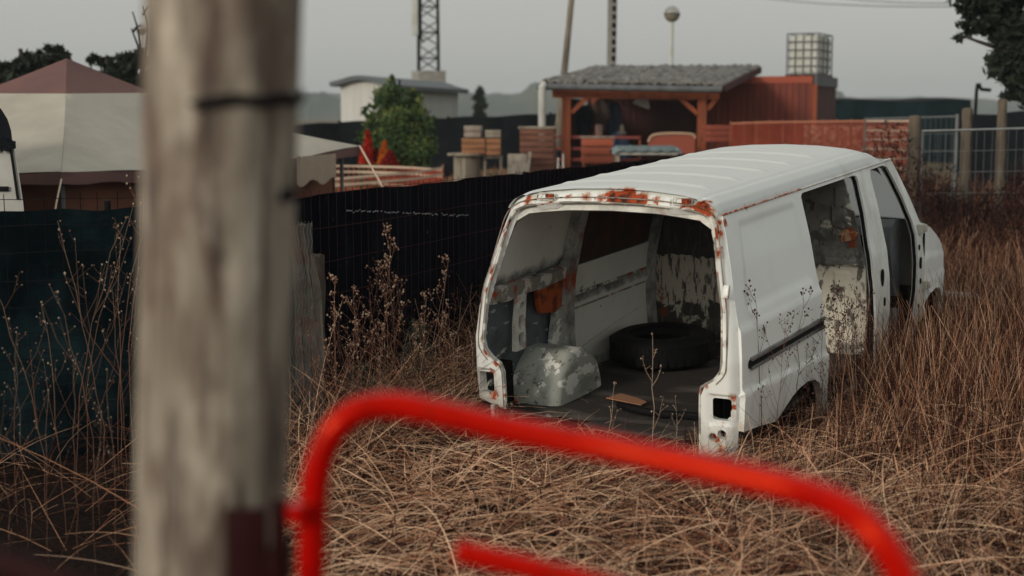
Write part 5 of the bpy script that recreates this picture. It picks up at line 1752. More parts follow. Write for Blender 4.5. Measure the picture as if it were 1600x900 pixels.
def globe(px, py, Y, rpx, label):
    c = at(px, py, Y); r = rpx / F * Y
    t = thing('globe_lamp', Vector((c.x, Y, .3)), label, 'street lamp')
    bm = bmesh.new(); tube(bm, [(c.x, Y, .3), (c.x, Y, c.z - r * .9)], .055, 10)
    into(obj('pole', bm, plastic_white), t)
    bm = bmesh.new()
    lathe(bm, [(0, -r), (r * .35, -r * .94), (r * .7, -r * .71), (r * .92, -r * .38), (r, -r * .04)], 24, Matrix.Translation(c))
    into(obj('globe_base', bm, layered('amber_glass', (.22, .20, .15), rough=.2)), t)
    bm = bmesh.new()
    lathe(bm, [(r * 1.03, -r * .04), (r * 1.03, r * .06), (r, r * .08)], 24, Matrix.Translation(c))
    into(obj('globe_band', bm, dark_wire), t)
    bm = bmesh.new()
    lathe(bm, [(r, r * .08), (r * .92, r * .38), (r * .7, r * .71), (r * .35, r * .94), (0, r)], 24, Matrix.Translation(c))
    into(obj('globe_top', bm, chrome_globe), t)
globe(1050, 22, 42, 12.5, 'globe street lamp on a thin white pole above the shed roof')
globe(222, 46, 48, 9, 'globe street lamp behind bare branches beside the wooden post')
for k, (p0, p1, lab) in enumerate((((1190, -3, 60), (1500, 10, 48), 'thin overhead wire across the upper right sky, the lower of two'), ((1290, -6, 60), (1530, 4, 48), 'thin overhead wire across the upper right sky, the upper of two'))):
    bm = bmesh.new()
    a, b_ = at(*p0), at(*p1); d_ = b_ - a
    P = [a + d_ * s + Vector((0, 0, .5 * ((s - .5) ** 2 - .25))) for s in np.linspace(-1.5, 2.2, 40)]
    tube(bm, P, .014, 5)
    tag(obj('overhead_wire', bm, dark_wire), lab, 'wire')

# ------------------------------------------------------------------ timber shed with tiled roof
SG = .45
sh = thing('open_shed', Vector((3.0, 34, SG)), 'open red-stained timber shed with a mossy tiled lean-to roof', 'shed')
EL, ER, RLp, RRp = at(849, 131, 32.6), at(1127, 136, 32.4), at(926, 108, 36.4), at(1186, 107, 36.4)
bm = bmesh.new()
nu, nv = 96, 40
g = []
rr = np.random.default_rng(3)
cells = rr.normal(size=(14, 40)) * .013
for j in range(nv + 1):
    v = j / nv; row = []
    for i in range(nu + 1):
        u = i / nu
        p = EL.lerp(ER, u).lerp(RLp.lerp(RRp, u), v)
        ci, cj = int(u * 39.99), int(v * 13.99)
        z = .035 * abs(math.sin(u * 24 * math.pi)) + .045 * (1 - (v * 14) % 1.0) * .5 + cells[cj, ci]
        row.append(bm.verts.new(p + Vector((0, -.02 * rr.random(), z))))
    g.append(row)
for j in range(nv):
    for i in range(nu): bm.faces.new((g[j][i], g[j][i + 1], g[j + 1][i + 1], g[j + 1][i]))
bmesh.ops.recalc_face_normals(bm, faces=bm.faces); bmesh.ops.solidify(bm, geom=list(bm.faces), thickness=.05)
into(obj('roof', bm, slate, None, ang=25), sh)
bm = bmesh.new()
beam(bm, ER + Vector((.06, 0, -.03)), RRp + Vector((.06, .1, -.03)), .05, .16)
into(obj('barge_board', bm, dark_clad), sh)
bm = bmesh.new()
beam(bm, EL + Vector((-.06, 0, -.03)), RLp + Vector((-.06, .1, -.03)), .05, .16)
into(obj('barge_board', bm, dark_clad, clean=False), sh)
bm = bmesh.new()
tube(bm, [EL + Vector((-.15, -.08, -.06)), ER + Vector((0, -.08, -.06))], .075, 10)
into(obj('gutter', bm, galv), sh)
PY = 33.0
def shp(px, py, Y=PY): return at(px, py, Y)
zb = shp(890, 150).z
posts = []
for nm, px in (('post', 885), ('post', 1097)):
    p = shp(px, 160); bm = bmesh.new()
    beam(bm, (p.x, PY, SG - .2), (p.x, PY, zb), .20, .20, up=(0, 1, 0), bev=.012)
    into(obj('post', bm, cedar), sh); posts.append(p.x)
for px in (930, 1150):
    p = at(px, 160, 36.0); bm = bmesh.new()
    beam(bm, (p.x, 36.0, SG - .2), (p.x, 36.0, zb + .25), .18, .18, up=(0, 1, 0), bev=.012)
    into(obj('post', bm, cedar), sh)
bm = bmesh.new()
beam(bm, (shp(863, 146).x, PY, shp(863, 146).z), (shp(1124, 150).x, PY, shp(1124, 150).z), .16, .20, bev=.012)
into(obj('beam', bm, cedar), sh)
for (xa, ya, xb, yb) in ((893, 176, 918, 152), (1090, 178, 1062, 153), (1104, 172, 1118, 156)):
    bm = bmesh.new(); a, b_ = shp(xa, ya), shp(xb, yb)
    beam(bm, a, b_, .10, .12, up=(0, 1, 0), bev=.008)
    into(obj('brace', bm, cedar), sh)
for py in (214, 232, 249):
    bm = bmesh.new(); a, b_ = shp(870, py), shp(1000, py + 1)
    beam(bm, a, b_, .05, .07, bev=.005)
    into(obj('rail', bm, layered('dull_red_rail', (.22, .05, .04), rough=.7)), sh)
for px in (912, 955, 1000):
    bm = bmesh.new(); a = shp(px, 212)
    beam(bm, (a.x, PY + .04, SG - .1), (a.x, PY + .04, a.z), .05, .05, up=(0, 1, 0))
    into(obj('baluster', bm, cedar), sh)
bm = bmesh.new()
a, b_ = at(918, 120, 36.3), at(1120, 120, 36.3)
box(bm, ((a.x + b_.x) / 2, 36.3, (SG + 2.9) / 2), (b_.x - a.x, .06, 2.75 - SG + .2))
for k in range(20):
    s = (k + .5) / 20
    box(bm, (a.x + (b_.x - a.x) * s, 36.255, 1.55), (.02, .03, 2.2))
into(obj('back_wall', bm, dark_clad, clean=False), sh)
bm = bmesh.new()
a = at(866, 160, 34.6)
beam(bm, (a.x + .25, 33.6, 1.3), (a.x + .75, 36.2, 1.3), .05, 2.2)
into(obj('side_wall', bm, dark_clad), sh)
bm = bmesh.new()
a = at(847, 136, 32.4); tube(bm, [at(849, 132, 32.55), a, (a.x, 32.4, .3)], .085, 10)
into(obj('downpipe', bm, pale_metal), sh)
# hanging lamp, coats, bottle and what stands about inside
c = shp(1004, 160, 34)
t = thing('hanging_lamp', c, 'white enamel lamp shade hanging under the shed roof', 'lamp')
bm = bmesh.new(); lathe(bm, [(.0, .22), (.05, .2), (.09, .13), (.19, -.02), (.21, -.10), (.18, -.09), (.08, .10)], 18, Matrix.Rotation(.35, 4, 'Y'))
obj('shade', bm, lamp_white, t)
bm = bmesh.new(); tube(bm, [(0.03, 0, .2), (.05, 0, .55)], .01, 5)
obj('cord', bm, dark_wire, t)
c = shp(972, 212, 34.5)
t = thing('gas_bottle', Vector((c.x, 34.5, c.z - .25)), 'blue gas bottle with a pale valve standing in the shed', 'gas bottle')
bm = bmesh.new(); lathe(bm, [(0, -.45), (.17, -.45), (.19, -.40), (.19, .10), (.15, .22), (.06, .28), (0, .29)], 18)
obj('cylinder', bm, blue_steel, t)
bm = bmesh.new(); lathe(bm, [(0, .28), (.10, .28), (.11, .34), (.05, .36), (.05, .46), (.03, .52), (0, .52)], 14)
obj('valve', bm, layered('pale_valve', (.4, .36, .3), rough=.5), t)
c0 = shp(985, 215, 34.4)
bm = bmesh.new(); lathe(bm, [(0, -.35), (.19, -.35), (.2, .05), (.16, .12), (.05, .15), (.05, .2), (0, .2)], 16, Matrix.Translation(c0 + Vector((-.28, .3, -.05))))
tag(obj('barrel', bm, blue_steel), 'low dark blue barrel beside the gas bottle in the shed', 'barrel')
def coat(px, py, w_, h_, mat, label):
    c = shp(px, py, 34.8); bm = bmesh.new()
    pts = [(-.15, .5), (.15, .5), (.42, .35), (.5, -.1), (.38, -.12), (.34, .15), (.36, -.5), (-.36, -.5), (-.34, .15), (-.38, -.12), (-.5, -.1), (-.42, .35)]
    panel(bm, pts, [], .12, lambda u, v: (c.x + u * w_, c.y + .04 * math.sin(u * 9 + v * 3), c.z + v * h_), .06, (0, -1, 0))
    tag(obj('coat', bm, mat), label, 'clothing')
coat(938, 180, .45, .75, layered('brown_cloth', (.10, .07, .06), rough=.9), 'brown coat hanging inside the shed, middle of three')
coat(912, 190, .40, .8, layered('navy_cloth', (.012, .018, .035), rough=.9), 'dark navy coat hanging inside the shed nearest the left post')
coat(958, 185, .4, .8, layered('blue_cloth', (.018, .028, .05), rough=.9), 'dark blue coat hanging inside the shed above the gas bottle')
bm = bmesh.new(); c = shp(936, 206, 33.9)
lathe(bm, [(0, -.18), (.08, -.18), (.095, .16), (.08, .17), (0, .17)], 14, Matrix.Translation(c))
tag(obj('bucket', bm, layered('pinkish_plastic', (.5, .3, .26), rough=.6)), 'small pale pink bucket on the shed bench', 'bucket')
def slat_box(name, c, s, n, mat, label, cat, rz=0.0, group=None, lid=None):
    """crate of horizontal slats on corner posts with a floor"""
    t = thing(name, Vector((c[0], c[1], c[2] - s[2] / 2)), label, cat, group, rz)
    for (sx, sy, ln, ax_) in ((0, -1, s[0], 0), (0, 1, s[0], 0), (-1, 0, s[1], 1), (1, 0, s[1], 1)):
        bm = bmesh.new()
        hgt = s[2] / n
        for k in range(n):
            z = hgt * (k + .5)
            if ax_ == 0: box(bm, (0, sy * (s[1] / 2 - .01), z), (s[0], .02, hgt * .86), bev=.003)
            else: box(bm, (sx * (s[0] / 2 - .01), 0, z), (.02, s[1] - .045, hgt * .86), bev=.003)
        obj('side_panel', bm, mat, t, clean=False)
    bm = bmesh.new()
    box(bm, (0, 0, .02), (s[0] - .05, s[1] - .05, .02))
    obj('bottom', bm, mat, t)
    if lid:
        bm = bmesh.new(); box(bm, (0, 0, s[2] + .022), (s[0] + .06, s[1] + .06, .04), bev=.005)
        obj('lid', bm, lid, t)
    return t
def pxbox(x0, y0, x1, y1, Y, dep):
    a, b_ = at(x0, y0, Y), at(x1, y1, Y)
    return ((a.x + b_.x) / 2, Y + dep / 2, (a.z + b_.z) / 2), (abs(b_.x - a.x), dep, abs(a.z - b_.z))
# ----- crates, tables and boards behind the fence
YB = 30
c, s = pxbox(721, 216, 757, 241, YB, .5)
slat_box('crate', c, s, 3, crate_wood, 'orange-brown slatted crate standing on the round cable drum', 'crate', .05)
c, s = pxbox(726, 196, 752, 215, YB + .02, .4)
slat_box('crate', c, s, 2, layered('pale_grey_crate', (.34, .29, .24), [dict(c=(.2, .16, .13), s=5, lo=.45, hi=.7)], rough=.9), 'small pale grey crate topmost of the stack over the cable drum', 'crate', -.08)
c, s = pxbox(759, 216, 782, 243, YB + .05, .45)
slat_box('crate', c, s, 3, crate_wood, 'narrow orange-brown crate just right of the drum, below a grey one', 'crate')
c, s = pxbox(758, 203, 782, 215, YB + .05, .45)
slat_box('crate', c, s, 2, grey_wood, 'flat grey crate topping the narrow stack right of the drum', 'crate')
c0 = at(729, 240, YB)
t = thing('cable_drum', Vector((c0.x, YB + .35, .45)), 'grey wooden cable drum on end used as a table', 'cable drum')
h = c0.z - .45
bm = bmesh.new(); lathe(bm, [(0, h - .05), (.42, h - .05), (.43, h - .02), (.42, h), (0, h)], 32)
obj('drum_top', bm, grey_wood, t)
bm = bmesh.new(); lathe(bm, [(0, 0), (.42, 0), (.42, .05), (0, .05)], 32); obj('drum_base', bm, grey_wood, t)
bm = bmesh.new()
for k in range(14):
    a = 2 * math.pi * k / 14
    box(bm, (.27 * math.cos(a), .27 * math.sin(a), h / 2), (.03, .11, h - .11), rot=(0, 0, a), bev=.004)
obj('stave', bm, grey_wood, t, clean=False)
# small stand with a shelf, right of the drum
c0 = at(770, 245, YB + .1)
t = thing('wooden_stand', Vector((c0.x, YB + .4, .45)), 'small grey wooden stand under the narrow crates', 'stand')
for sx in (-1, 1):
    for sy in (-1, 1):
        bm = bmesh.new(); box(bm, (sx * .17, sy * .18, (c0.z - .48) / 2), (.05, .05, c0.z - .48), bev=.004); obj('leg', bm, grey_wood, t)
bm = bmesh.new(); box(bm, (0, 0, c0.z - .465), (.42, .46, .03), bev=.004); obj('stand_top', bm, grey_wood, t)
bm = bmesh.new(); box(bm, (0, 0, .22), (.38, .42, .03), bev=.004); obj('shelf', bm, grey_wood, t)
# leaning boards
for (xa, ya, xb, yb, w_, lab) in ((808, 285, 808, 241, .40, 'wide grey board leaning in front of the brown wooden bin'), (822, 285, 828, 238, .07, 'thin plank leaning beside the wide grey board')):
    bm = bmesh.new(); a, b_ = at(xa, ya, YB - .5), at(xb, yb, YB + .1)
    a2 = a + (a - b_) * .15
    beam(bm, a2, b_, w_, .03, up=(0, 1, 0), bev=.004)
    tag(obj('board', bm, grey_wood), lab, 'board')
c, s = pxbox(815, 201, 868, 268, YB + .3, .7)
slat_box('wooden_bin', c, s, 7, brown_wood, 'large brown boarded bin beside the downpipe', 'bin', -.12, lid=grey_wood)
c, s = pxbox(910, 216, 958, 256, 32.2, .5)
t = slat_box('wooden_box', c, s, 3, layered('bright_red_brown', (.40, .10, .05), rough=.75), 'red-brown wooden chest by the shed railing', 'chest', 0, lid=grey_wood)
c, s = pxbox(1016, 211, 1090, 236, 31.5, .5)
t = thing('bench', Vector((c[0], c[1], .45)), 'reddish wooden bench with a curved cream-edged back before the shed', 'bench')
bm = bmesh.new()
zc = c[2] - .45
panel(bm, [(-s[0] / 2, zc - .25), (s[0] / 2, zc - .25), (s[0] / 2, zc + .10), (s[0] / 2 - .08, zc + .18), (0, zc + .20), (-s[0] / 2 + .12, zc + .16), (-s[0] / 2, zc + .02)], [], .1, lambda x, z: (x, .2, z), .05, (0, -1, 0))
obj('backrest', bm, layered('bench_red', (.30, .075, .045), rough=.75), t)
bm = bmesh.new()
tube(bm, catmull([(-s[0] / 2, .19, zc + .02), (-s[0] / 2 + .12, .19, zc + .165), (0, .19, zc + .205), (s[0] / 2 - .08, .19, zc + .185), (s[0] / 2, .19, zc + .10)], 5), .032, 7)
obj('top_rail', bm, layered('bench_cream', (.45, .30, .2), rough=.8), t)
bm = bmesh.new(); box(bm, (0, 0, .42), (s[0], .45, .05), bev=.006); obj('seat', bm, cedar, t)
for sx in (-1, 1):
    for sy in (-.18, .18):
        bm = bmesh.new(); box(bm, (sx * (s[0] / 2 - .08), sy, .2), (.07, .07, .40)); obj('leg', bm, cedar, t)
# table with a grey-green tarpaulin
c, s = pxbox(962, 229, 1060, 250, 27, .8)
t = thing('covered_table', Vector((c[0], c[1], .4)), 'low pale table under a grey-green tarpaulin just beyond the van roof', 'table')
zt2 = at(1000, 229, 27).z - .4
bm = bmesh.new()
V = []
for k in range(9):
    for j in range(25):
        u = -1 + 2 * j / 24; v = -1 + 2 * k / 8
        dz = -.06 * max(0, abs(u) - .85) / .15 - .09 * max(0, abs(v) - .7) / .3 + .012 * math.sin(u * 17 + v * 5)
        V.append(Vector((u * .66, v * .42, zt2 + dz)))
add_faces(bm, V, 24, 8); thin(bm, .01)
obj('tarpaulin', bm, teal_tarp, t)
bm = bmesh.new(); box(bm, (0, 0, zt2 - .10), (1.2, .7, .12), bev=.01); obj('table_top', bm, pale_metal, t)
for sx in (-1, 1):
    for sy in (-1, 1):
        bm = bmesh.new(); box(bm, (sx * .55, sy * .3, (zt2 - .16) / 2), (.06, .06, zt2 - .16)); obj('leg', bm, grey_wood, t)
# two little striped stakes
for px, lab in ((872, 'pale striped marker stake left of the pair by the fence'), (880, 'pale striped marker stake right of the pair by the fence')):
    c0 = at(px, 240 if px > 875 else 246, 24)
    t = thing('marker_stake', Vector((c0.x, 24, .3)), lab, 'stake')
    H = c0.z - .3
    bm = bmesh.new(); box(bm, (0, 0, H / 2), (.07, .03, H), bev=.006)
    for v in bm.verts:
        if v.co.z > H - .02: v.co.x *= .3
    obj('stake', bm, pale_metal, t)
    bm = bmesh.new()
    box(bm, (0, -.002, H - .27), (.074, .034, .035)); obj('stripe', bm, hot_red, t)

# ------------------------------------------------------------------ red clad building and water tank
K0, K1 = at(1271, 120, 35.0), at(1304, 120, 38.0)
sd = Vector((K1.x - K0.x, K1.y - K0.y, 0)); fd = Vector((-sd.y, sd.x, 0)).normalized()
Lf = 2.75
K2 = K0 + fd * Lf; 
zt3 = at(1271, 119, 35).z
t = thing('clad_building', Vector((K0.x - 1, 36.5, SG)), 'flat-roofed red-brown boarded building right of the open shed', 'building')
def wall_boards(bm, A, B, z0, z1, n, off, wd):
    A, B = Vector((A.x, A.y, 0)), Vector((B.x, B.y, 0))
    d = (B - A); ln = d.length; d.normalize(); nr = Vector((d.y, -d.x, 0))
    for k in range(n):
        p = A + d * (ln * (k + .5) / n)
        beam(bm, p + nr * off + Vector((0, 0, z0)), p + nr * off + Vector((0, 0, z1)), ln / n * wd, .03 + .012 * random.random(), up=nr)
bm = bmesh.new(); wall_boards(bm, K2, K0, SG - .2, zt3 - .14, 17, .03, .93)
into(obj('front_wall', bm, red_clad, clean=False), t)
bm = bmesh.new(); wall_boards(bm, K0, K1, SG - .2, zt3 - .14, 16, .03, .93)
into(obj('side_wall', bm, dark_clad, clean=False), t)
bm = bmesh.new()
c_ = [K0, K1, K1 + fd * Lf, K2]
v0 = [bm.verts.new((p.x, p.y, SG - .2)) for p in c_]; v1 = [bm.verts.new((p.x, p.y, zt3 - .05)) for p in c_]
for i in range(4): bm.faces.new((v0[i], v0[(i + 1) % 4], v1[(i + 1) % 4], v1[i]))
bm.faces.new(v1); bm.faces.new(v0[::-1])
into(obj('core', bm, dark_clad), t)
bm = bmesh.new()
nrm = -sd.normalized()
beam(bm, K2 + nrm * .05 + Vector((0, 0, zt3 - .08 - K2.z)), K0 + nrm * .05 + Vector((0, 0, zt3 - .08 - K0.z)), .05, .17)
into(obj('fascia', bm, layered('fascia_red', (.32, .065, .03), rough=.7)), t)
bm = bmesh.new()
beam(bm, K0 - fd * .06 + nrm * .05 + Vector((0, 0, zt3 - .10 - K0.z)), K1 - fd * .06 + Vector((0, 0, zt3 - .10 - K1.z)), .06, .26)
into(obj('fascia', bm, layered('fascia_grey', (.10, .10, .11), rough=.7)), t)
bm = bmesh.new(); beam(bm, K0 + nrm * .06 - fd * .05 + Vector((0, 0, SG - K0.z)), K0 + nrm * .06 - fd * .05 + Vector((0, 0, zt3 - .2 - K0.z)), .10, .10)
into(obj('corner_board', bm, cedar), t)
# tank in its cage
W0, W1, W2 = at(1229, 117, 36.2), at(1279, 117, 35.9), at(1299, 117, 37.2)
zb0, zt4 = zt3 - .04, at(1229, 53, 36.2).z
a0 = Vector((W0.x, W0.y, 0)); a1 = Vector((W1.x, W1.y, 0)); a2 = Vector((W2.x, W2.y, 0)); a3 = a0 + (a2 - a1)
t = thing('water_tank', (a0 + a2) / 2 + Vector((0, 0, zb0)), 'milky plastic water tank in a wire cage on the red building roof', 'tank')
cor = [a0, a1, a2, a3]; cm = (a0 + a2) / 2
bm = bmesh.new()
v0 = [bm.verts.new((cm + (p - cm) * .95) + Vector((0, 0, zb0 + .13))) for p in cor]; v1 = [bm.verts.new((cm + (p - cm) * .95) + Vector((0, 0, zt4 - .03))) for p in cor]
for i in range(4): bm.faces.new((v0[i], v0[(i + 1) % 4], v1[(i + 1) % 4], v1[i]))
bm.faces.new(v1); bm.faces.new(v0[::-1])
bmesh.ops.bevel(bm, geom=list(bm.edges), offset=.05, segments=2, affect='EDGES')
into(obj('bladder', bm, plastic_white), t)
bm = bmesh.new(); lathe(bm, [(0, zt4 - .03), (.10, zt4 - .03), (.10, zt4 + .02), (0, zt4 + .02)], 12, Matrix.Translation(cm))
into(obj('lid', bm, dark_wire), t)
for i in range(4):
    A, B = cor[i], cor[(i + 1) % 4]; bm = bmesh.new()
    nvv = 5 if i % 2 == 0 else 4
    for k in range(nvv):
        p = A.lerp(B, k / (nvv - 1)); tube(bm, [p + Vector((0, 0, zb0 + .1)), p + Vector((0, 0, zt4))], .017, 5)
    for k in range(6):
        z = zb0 + .12 + (zt4 - zb0 - .12) * k / 5; tube(bm, [A + Vector((0, 0, z)), B + Vector((0, 0, z))], .017, 5)
    into(obj('cage_side', bm, layered('cage_steel', (.16, .17, .17), rough=.5, metal=.4), clean=False), t)
bm = bmesh.new()
for s_ in (.03, .5, .97):
    beam(bm, a0.lerp(a1, s_) + Vector((0, 0, zb0 + .055)), a3.lerp(a2, s_) + Vector((0, 0, zb0 + .055)), .12, .10)
into(obj('pallet', bm, dark_clad, clean=False), t)
# long dark cover behind
a, b_ = at(1303, 158, 48), at(1518, 158, 46)
t = thing('tarpaulin_shelter', Vector(((a.x + b_.x) / 2, 48, .4)), 'long low shelter under black and teal tarpaulin behind the right fence', 'shelter')
bm = bmesh.new(); V = []
for k in range(9):
    for j in range(41):
        u = j / 40; p = a.lerp(b_, u); v = k / 8
        V.append(Vector((p.x, p.y + .15 * v * -1 + .04 * math.sin(u * 33), a.z + .03 * math.sin(u * 9) - v * (a.z - .3))))
add_faces(bm, V, 40, 8); thin(bm, .02)
into(obj('front_sheet', bm, layered('teal_black_sheet', (.006, .014, .017), [dict(c=(.012, .028, .032), s=1.2, lo=.45, hi=.7, st=(1, 1, .3))], rough=.85, spec=.05)), t)
bm = bmesh.new(); V = []
for k in range(5):
    for j in range(41):
        u = j / 40; p = a.lerp(b_, u); v = k / 4
        V.append(Vector((p.x, p.y - .05 + 2.2 * v, a.z + .03 * math.sin(u * 9) + .10 * v)))
add_faces(bm, V, 40, 4); thin(bm, .02)
into(obj('roof_sheet', bm, black_tarp), t)
# back fence of the plots: dark cloth, with the orange netting before it
def far_fence(label, pts, z0, mat, h_wave=.02, net=False):
    t = thing('fence', Vector(((pts[0].x + pts[-1].x) / 2, (pts[0].y + pts[-1].y) / 2, z0)), label, 'fence')
    for A, B in zip(pts, pts[1:]):
        n = max(8, int((B - A).length * 5))
        bm = bmesh.new(); V = []
        for k in range(7):
            for j in range(n + 1):
                p = A.lerp(B, j / n); zt_2 = p.z + h_wave * math.sin(j * .7) * (k == 0)
                V.append(Vector((p.x + .03 * math.sin(j * 1.3), p.y + .05 * math.sin(j * .9 + k), zt_2 + (z0 - zt_2) * k / 6)))
        add_faces(bm, V, n, 6); thin(bm, .008)
        into(obj('cloth', bm, mat), t)
    for i, p in enumerate(pts):
        bm = bmesh.new(); tube(bm, [(p.x, p.y + .08, z0 - .1), (p.x, p.y + .08, p.z + .05)], .04, 8)
        into(obj('fence_post', bm, dark_wire), t)
far_fence('dark cloth boundary fence behind the bush, drum and crates', [at(380, 200, 38), at(530, 191, 40), at(700, 184, 41), at(860, 178, 42), at(930, 176, 42)], .2, black_tarp)
far_fence('near-black cloth fence behind the mesh panels at the right edge', [at(1500, 182, 27), at(1570, 176, 26), at(1680, 172, 25)], .2, black_tarp)

def net_panel(name, label, pts, hgt, cat='netting', dz=.09, dx=.09, bands=2, group=None, cm_=None, posts=True, gap=1.2):
    t = thing(name, Vector((pts[0].x, pts[0].y, pts[0].z - hgt)), label, cat, group)
    bm = bmesh.new(); bm2 = bmesh.new()
    P = catmull(pts, 8)
    L_ = [0]
    for a, b_ in zip(P, P[1:]): L_.append(L_[-1] + (b_ - a).length)
    tot = L_[-1]
    def along(s):
        s = min(max(s, 0), tot - 1e-6)
        for i in range(len(P) - 1):
            if L_[i + 1] >= s: return P[i].lerp(P[i + 1], (s - L_[i]) / max(1e-9, L_[i + 1] - L_[i]))
        return P[-1]
    n = int(tot / dx)
    for k in range(n + 1):
        p = along(tot * k / n)
        box(bm, p + Vector((0, 0, -hgt / 2)), (.016, .006, hgt))
    m_ = int(hgt / dz)
    for j in range(m_ + 1):
        Q = [along(tot * k / 40) + Vector((0, -.004, -hgt * j / m_)) for k in range(41)]
        for a, b_ in zip(Q, Q[1:]): beam(bm2 if bands and (j < bands or (j % 3 == 0 and gap > 1)) else bm, a, b_, .006, .035 if j < bands else .014)
    into(obj('mesh', bm, orange_net, clean=False), t)
    if len(bm2.verts): into(obj('edge_band', bm2, cm_ or cream_net, clean=False), t)
    else: bm2.free()
    if posts:
        for s in np.linspace(0, tot, max(2, int(tot / gap))):
            p = along(s); bm = bmesh.new(); tube(bm, [p + Vector((0, .03, -hgt - .2)), p + Vector((0, .03, .05))], .02, 6)
            into(obj('stake', bm, brown_wood), t)
    return t
net_panel('safety_netting', 'orange and cream safety netting round the plot below the bush, near run', [at(470, 283, 20), at(530, 279, 20), at(590, 274, 20.2), at(650, 269, 20.6), at(692, 262, 21.2)], .75)
net_panel('safety_netting', 'orange and cream safety netting round the plot below the bush, back run', [at(520, 259, 24.5), at(580, 260, 24.5), at(640, 262, 23.5), at(692, 266, 21.4)], .6)
net_panel('safety_netting', 'bright orange safety netting in front of the red building', [at(1142, 193, 31), at(1200, 191, 30.6), at(1280, 190, 30), at(1352, 189, 29.5)], .95, bands=1, dz=.06, dx=.055, cm_=layered('faded_band', (.42, .16, .09), rough=.8), gap=.26)
net_panel('safety_netting', 'faded orange netting on the pale screen next to the mesh fence', [at(1354, 189, 29.4), at(1390, 189, 29), at(1420, 189, 28.6)], .95, bands=1, dz=.06, dx=.07, cm_=cream_net)
a, b_ = at(1262, 192, 30.8), at(1424, 191, 29.2)
bm = bmesh.new(); box(bm, ((a.x + b_.x) / 2, 30.2, .85), (b_.x - a.x, .04, 1.9), rot=(0, 0, -.6))
bm.free()
bm = bmesh.new(); beam(bm, (a.x, a.y + .3, .9), (b_.x, b_.y + .3, .9), .03, 1.75)
tag(obj('screen_panel', bm, layered('faded_pink_boards', (.20, .085, .055), [dict(c=(.40, .25, .18), s=5, lo=.48, hi=.6, st=(1, 1, 1.6)), dict(c=(.07, .025, .02), s=7, lo=.54, hi=.62)], rough=.9)), 'faded pinkish board screen behind the orange netting at right', 'screen')
c, s = pxbox(1105, 195, 1142, 222, 31.6, .6)
slat_box('crate', c, s, 3, layered('deep_red_wood', (.26, .06, .035), rough=.8), 'dark red wooden crate at the foot of the right shed post', 'crate', .2)
# red and orange plume flowers by the bush
def plume(px, y0, y1, Y, wpx, cols, label):
    a, b_ = at(px, y0, Y), at(px, y1, Y)
    g0 = .35; r = wpx / F * Y / 2
    t = thing('flowering_plant', Vector((b_.x, Y, g0)), label, 'plant')
    n = 1500
    f = rng.random(n) ** 1.2
    z = b_.z + (a.z - b_.z) * f
    rr = r * (1 - f) ** .7 * np.sqrt(rng.random(n)); an = rng.random(n) * 6.28
    P = np.stack([b_.x + rr * np.cos(an) + .02 * np.sin(z * 9), Y + rr * np.sin(an), z], 1)
    V, Fc = leaf_cloud(P, .035, .6)
    into(npmesh('bloom', V, Fc, layered(label[:12].strip().replace(' ', '_') + '_petals', cols[0], rough=.8, spec=.1, tint=[(0, cols[0]), (1, cols[1])]), tint=np.repeat(rng.random(n), 4)), t)
    n = 700
    z = g0 + (b_.z - g0) * rng.random(n); rr = r * 1.1 * np.sqrt(rng.random(n)); an = rng.random(n) * 6.28
    V, Fc = leaf_cloud(np.stack([b_.x + rr * np.cos(an), Y + rr * np.sin(an), z], 1), .05, .5)
    into(npmesh('foliage', V, Fc, leaf_green, tint=np.repeat(.5 * rng.random(n), 4)), t)
    bm = bmesh.new(); tube(bm, [(b_.x, Y, g0 - .05), (b_.x, Y, a.z - .05)], .012, 5)
    into(obj('stem', bm, bark), t)
plume(574, 204, 256, 25.5, 26, ((.30, .012, .008), (.55, .04, .02)), 'tall bright red plume flower left of the bush')
plume(600, 221, 256, 25.2, 18, ((.50, .09, .015), (.65, .20, .03)), 'orange plume flower at the foot of the bush')
plume(611, 236, 262, 25.0, 34, ((.16, .010, .010), (.30, .02, .015)), 'wide dark crimson flower clump low in front of the bush')
plume(588, 232, 262, 25.7, 30, ((.12, .008, .010), (.26, .02, .015)), 'dark red flower clump between red and orange plumes')

# ------------------------------------------------------------------ posts and mesh panels at the right
def fence_post(px, ytop, Y, wpx, label, rz=0.0):
    p = at(px, ytop, Y); r = wpx / F * Y / 2; g0 = float(gz(p.x, Y))
    bm = bmesh.new()
    H = p.z - g0
    lathe(bm, [(0, -.1), (r, -.1), (r * 1.02, H * .5), (r * .97, H - .04), (r * .8, H - .01), (0, H)], 14)
    bmesh.ops.subdivide_edges(bm, edges=[e_ for e_ in bm.edges if abs(e_.verts[0].co.z - e_.verts[1].co.z) > .3], cuts=8)
    for v in bm.verts: v.co += Vector((random.gauss(0, .006), random.gauss(0, .006), 0))
    o = obj('fence_post', bm, layered('grey_round_post', (.13, .105, .075), [dict(c=(.06, .047, .035), s=9, lo=.45, hi=.65, st=(1, 1, .15))], rough=.9))  # even grey-brown wood with random darker grain
    o.location = (p.x, Y, g0)
    tag(o, label, 'post')
fence_post(1430, 180, 19.5, 20, 'thick weathered round post where orange netting meets the mesh panel')
fence_post(1512, 168, 21.0, 16, 'weathered round post in the middle of the mesh fence at right')
fence_post(1567, 154, 20.5, 15, 'tallest weathered round post near the right edge under the tree')
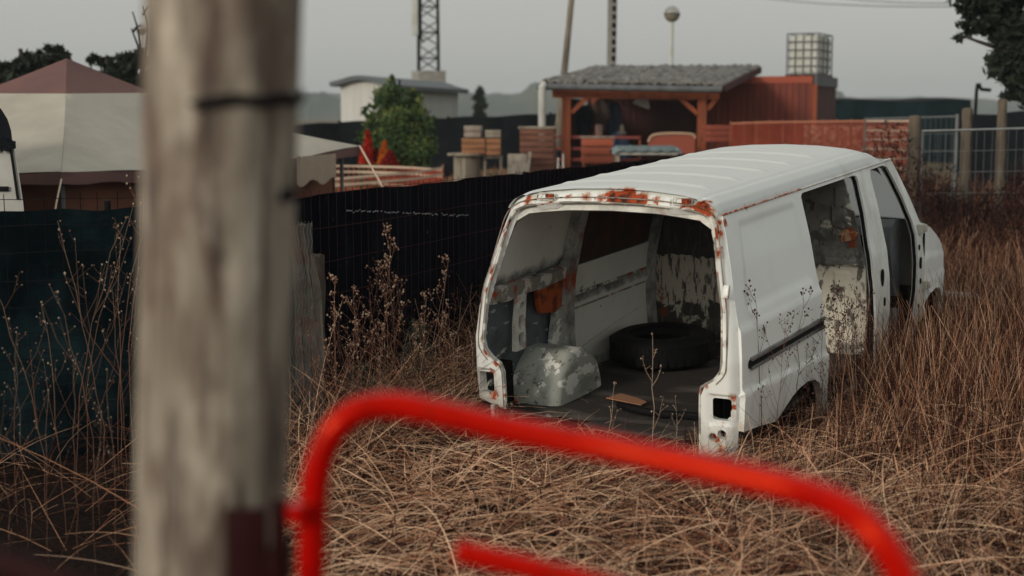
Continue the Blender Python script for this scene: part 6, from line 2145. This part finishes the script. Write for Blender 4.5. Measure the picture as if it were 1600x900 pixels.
def mesh_panel(x0, y0, x1, y1, Y0, Y1, hgt, label):
    a, b_ = at(x0, y0, Y0), at(x1, y1, Y1)
    t = thing('mesh_panel', Vector(((a.x + b_.x) / 2, (Y0 + Y1) / 2, a.z - hgt)), label, 'fence panel', None)
    bm = bmesh.new()
    tube(bm, [a + Vector((0, 0, -hgt)), a, b_, b_ + Vector((0, 0, -hgt)), a + Vector((0, 0, -hgt))], .02, 8)
    into(obj('frame', bm, galv), t)
    bm = bmesh.new()
    n = int((b_ - a).length / .10)
    for k in range(1, n):
        p = a.lerp(b_, k / n); tube(bm, [p, p + Vector((0, 0, -hgt))], .0024, 4, cap=False)
    for k in range(1, int(hgt / .28)):
        tube(bm, [a + Vector((0, 0, -.28 * k)), b_ + Vector((0, 0, -.28 * k))], .004, 4, cap=False)
    into(obj('wire_grid', bm, galv, clean=False), t)
mesh_panel(1442, 205, 1640, 199, 19.2, 18.4, 1.35, 'galvanised wire mesh fence panel at the right edge above the brambles')
mesh_panel(1352, 186, 1496, 182, 25, 23.5, 1.3, 'smaller mesh panel behind the thick round post')
bm = bmesh.new(); a = at(1496, 178, 22.5); tube(bm, [(a.x, 22.5, .2), a], .03, 8)
tag(obj('metal_post', bm, galv), 'slim grey metal post between two round wooden posts', 'post')
bm = bmesh.new(); a = at(1526, 140, 28); tube(bm, catmull([(a.x, 28, .2), (a.x, 28, a.z - .05), (a.x + .1, 28, a.z), at(1548, 141, 28)], 4), .035, 8)
tag(obj('bent_pipe', bm, dark_wire), 'dark bent pipe sticking up under the right tree', 'pipe')

# ------------------------------------------------------------------ the hazy air
hz_ = bpy.data.materials.new('hazy_air'); hz_.use_nodes = True
t_ = hz_.node_tree; t_.nodes.clear()
ho = t_.nodes.new('ShaderNodeOutputMaterial'); hv = t_.nodes.new('ShaderNodeVolumePrincipled')
hv.inputs['Color'].default_value = (0.86, 0.92, 0.95, 1)
hv.inputs['Density'].default_value = 0.0006
hv.inputs['Anisotropy'].default_value = 0.2
t_.links.new(hv.outputs[0], ho.inputs['Volume'])
bm = bmesh.new(); box(bm, (0, 560, 13.0), (1300, 1300, 29.0))
haze = obj('haze', bm, hz_, smooth=False)
tag(haze, kind='stuff')
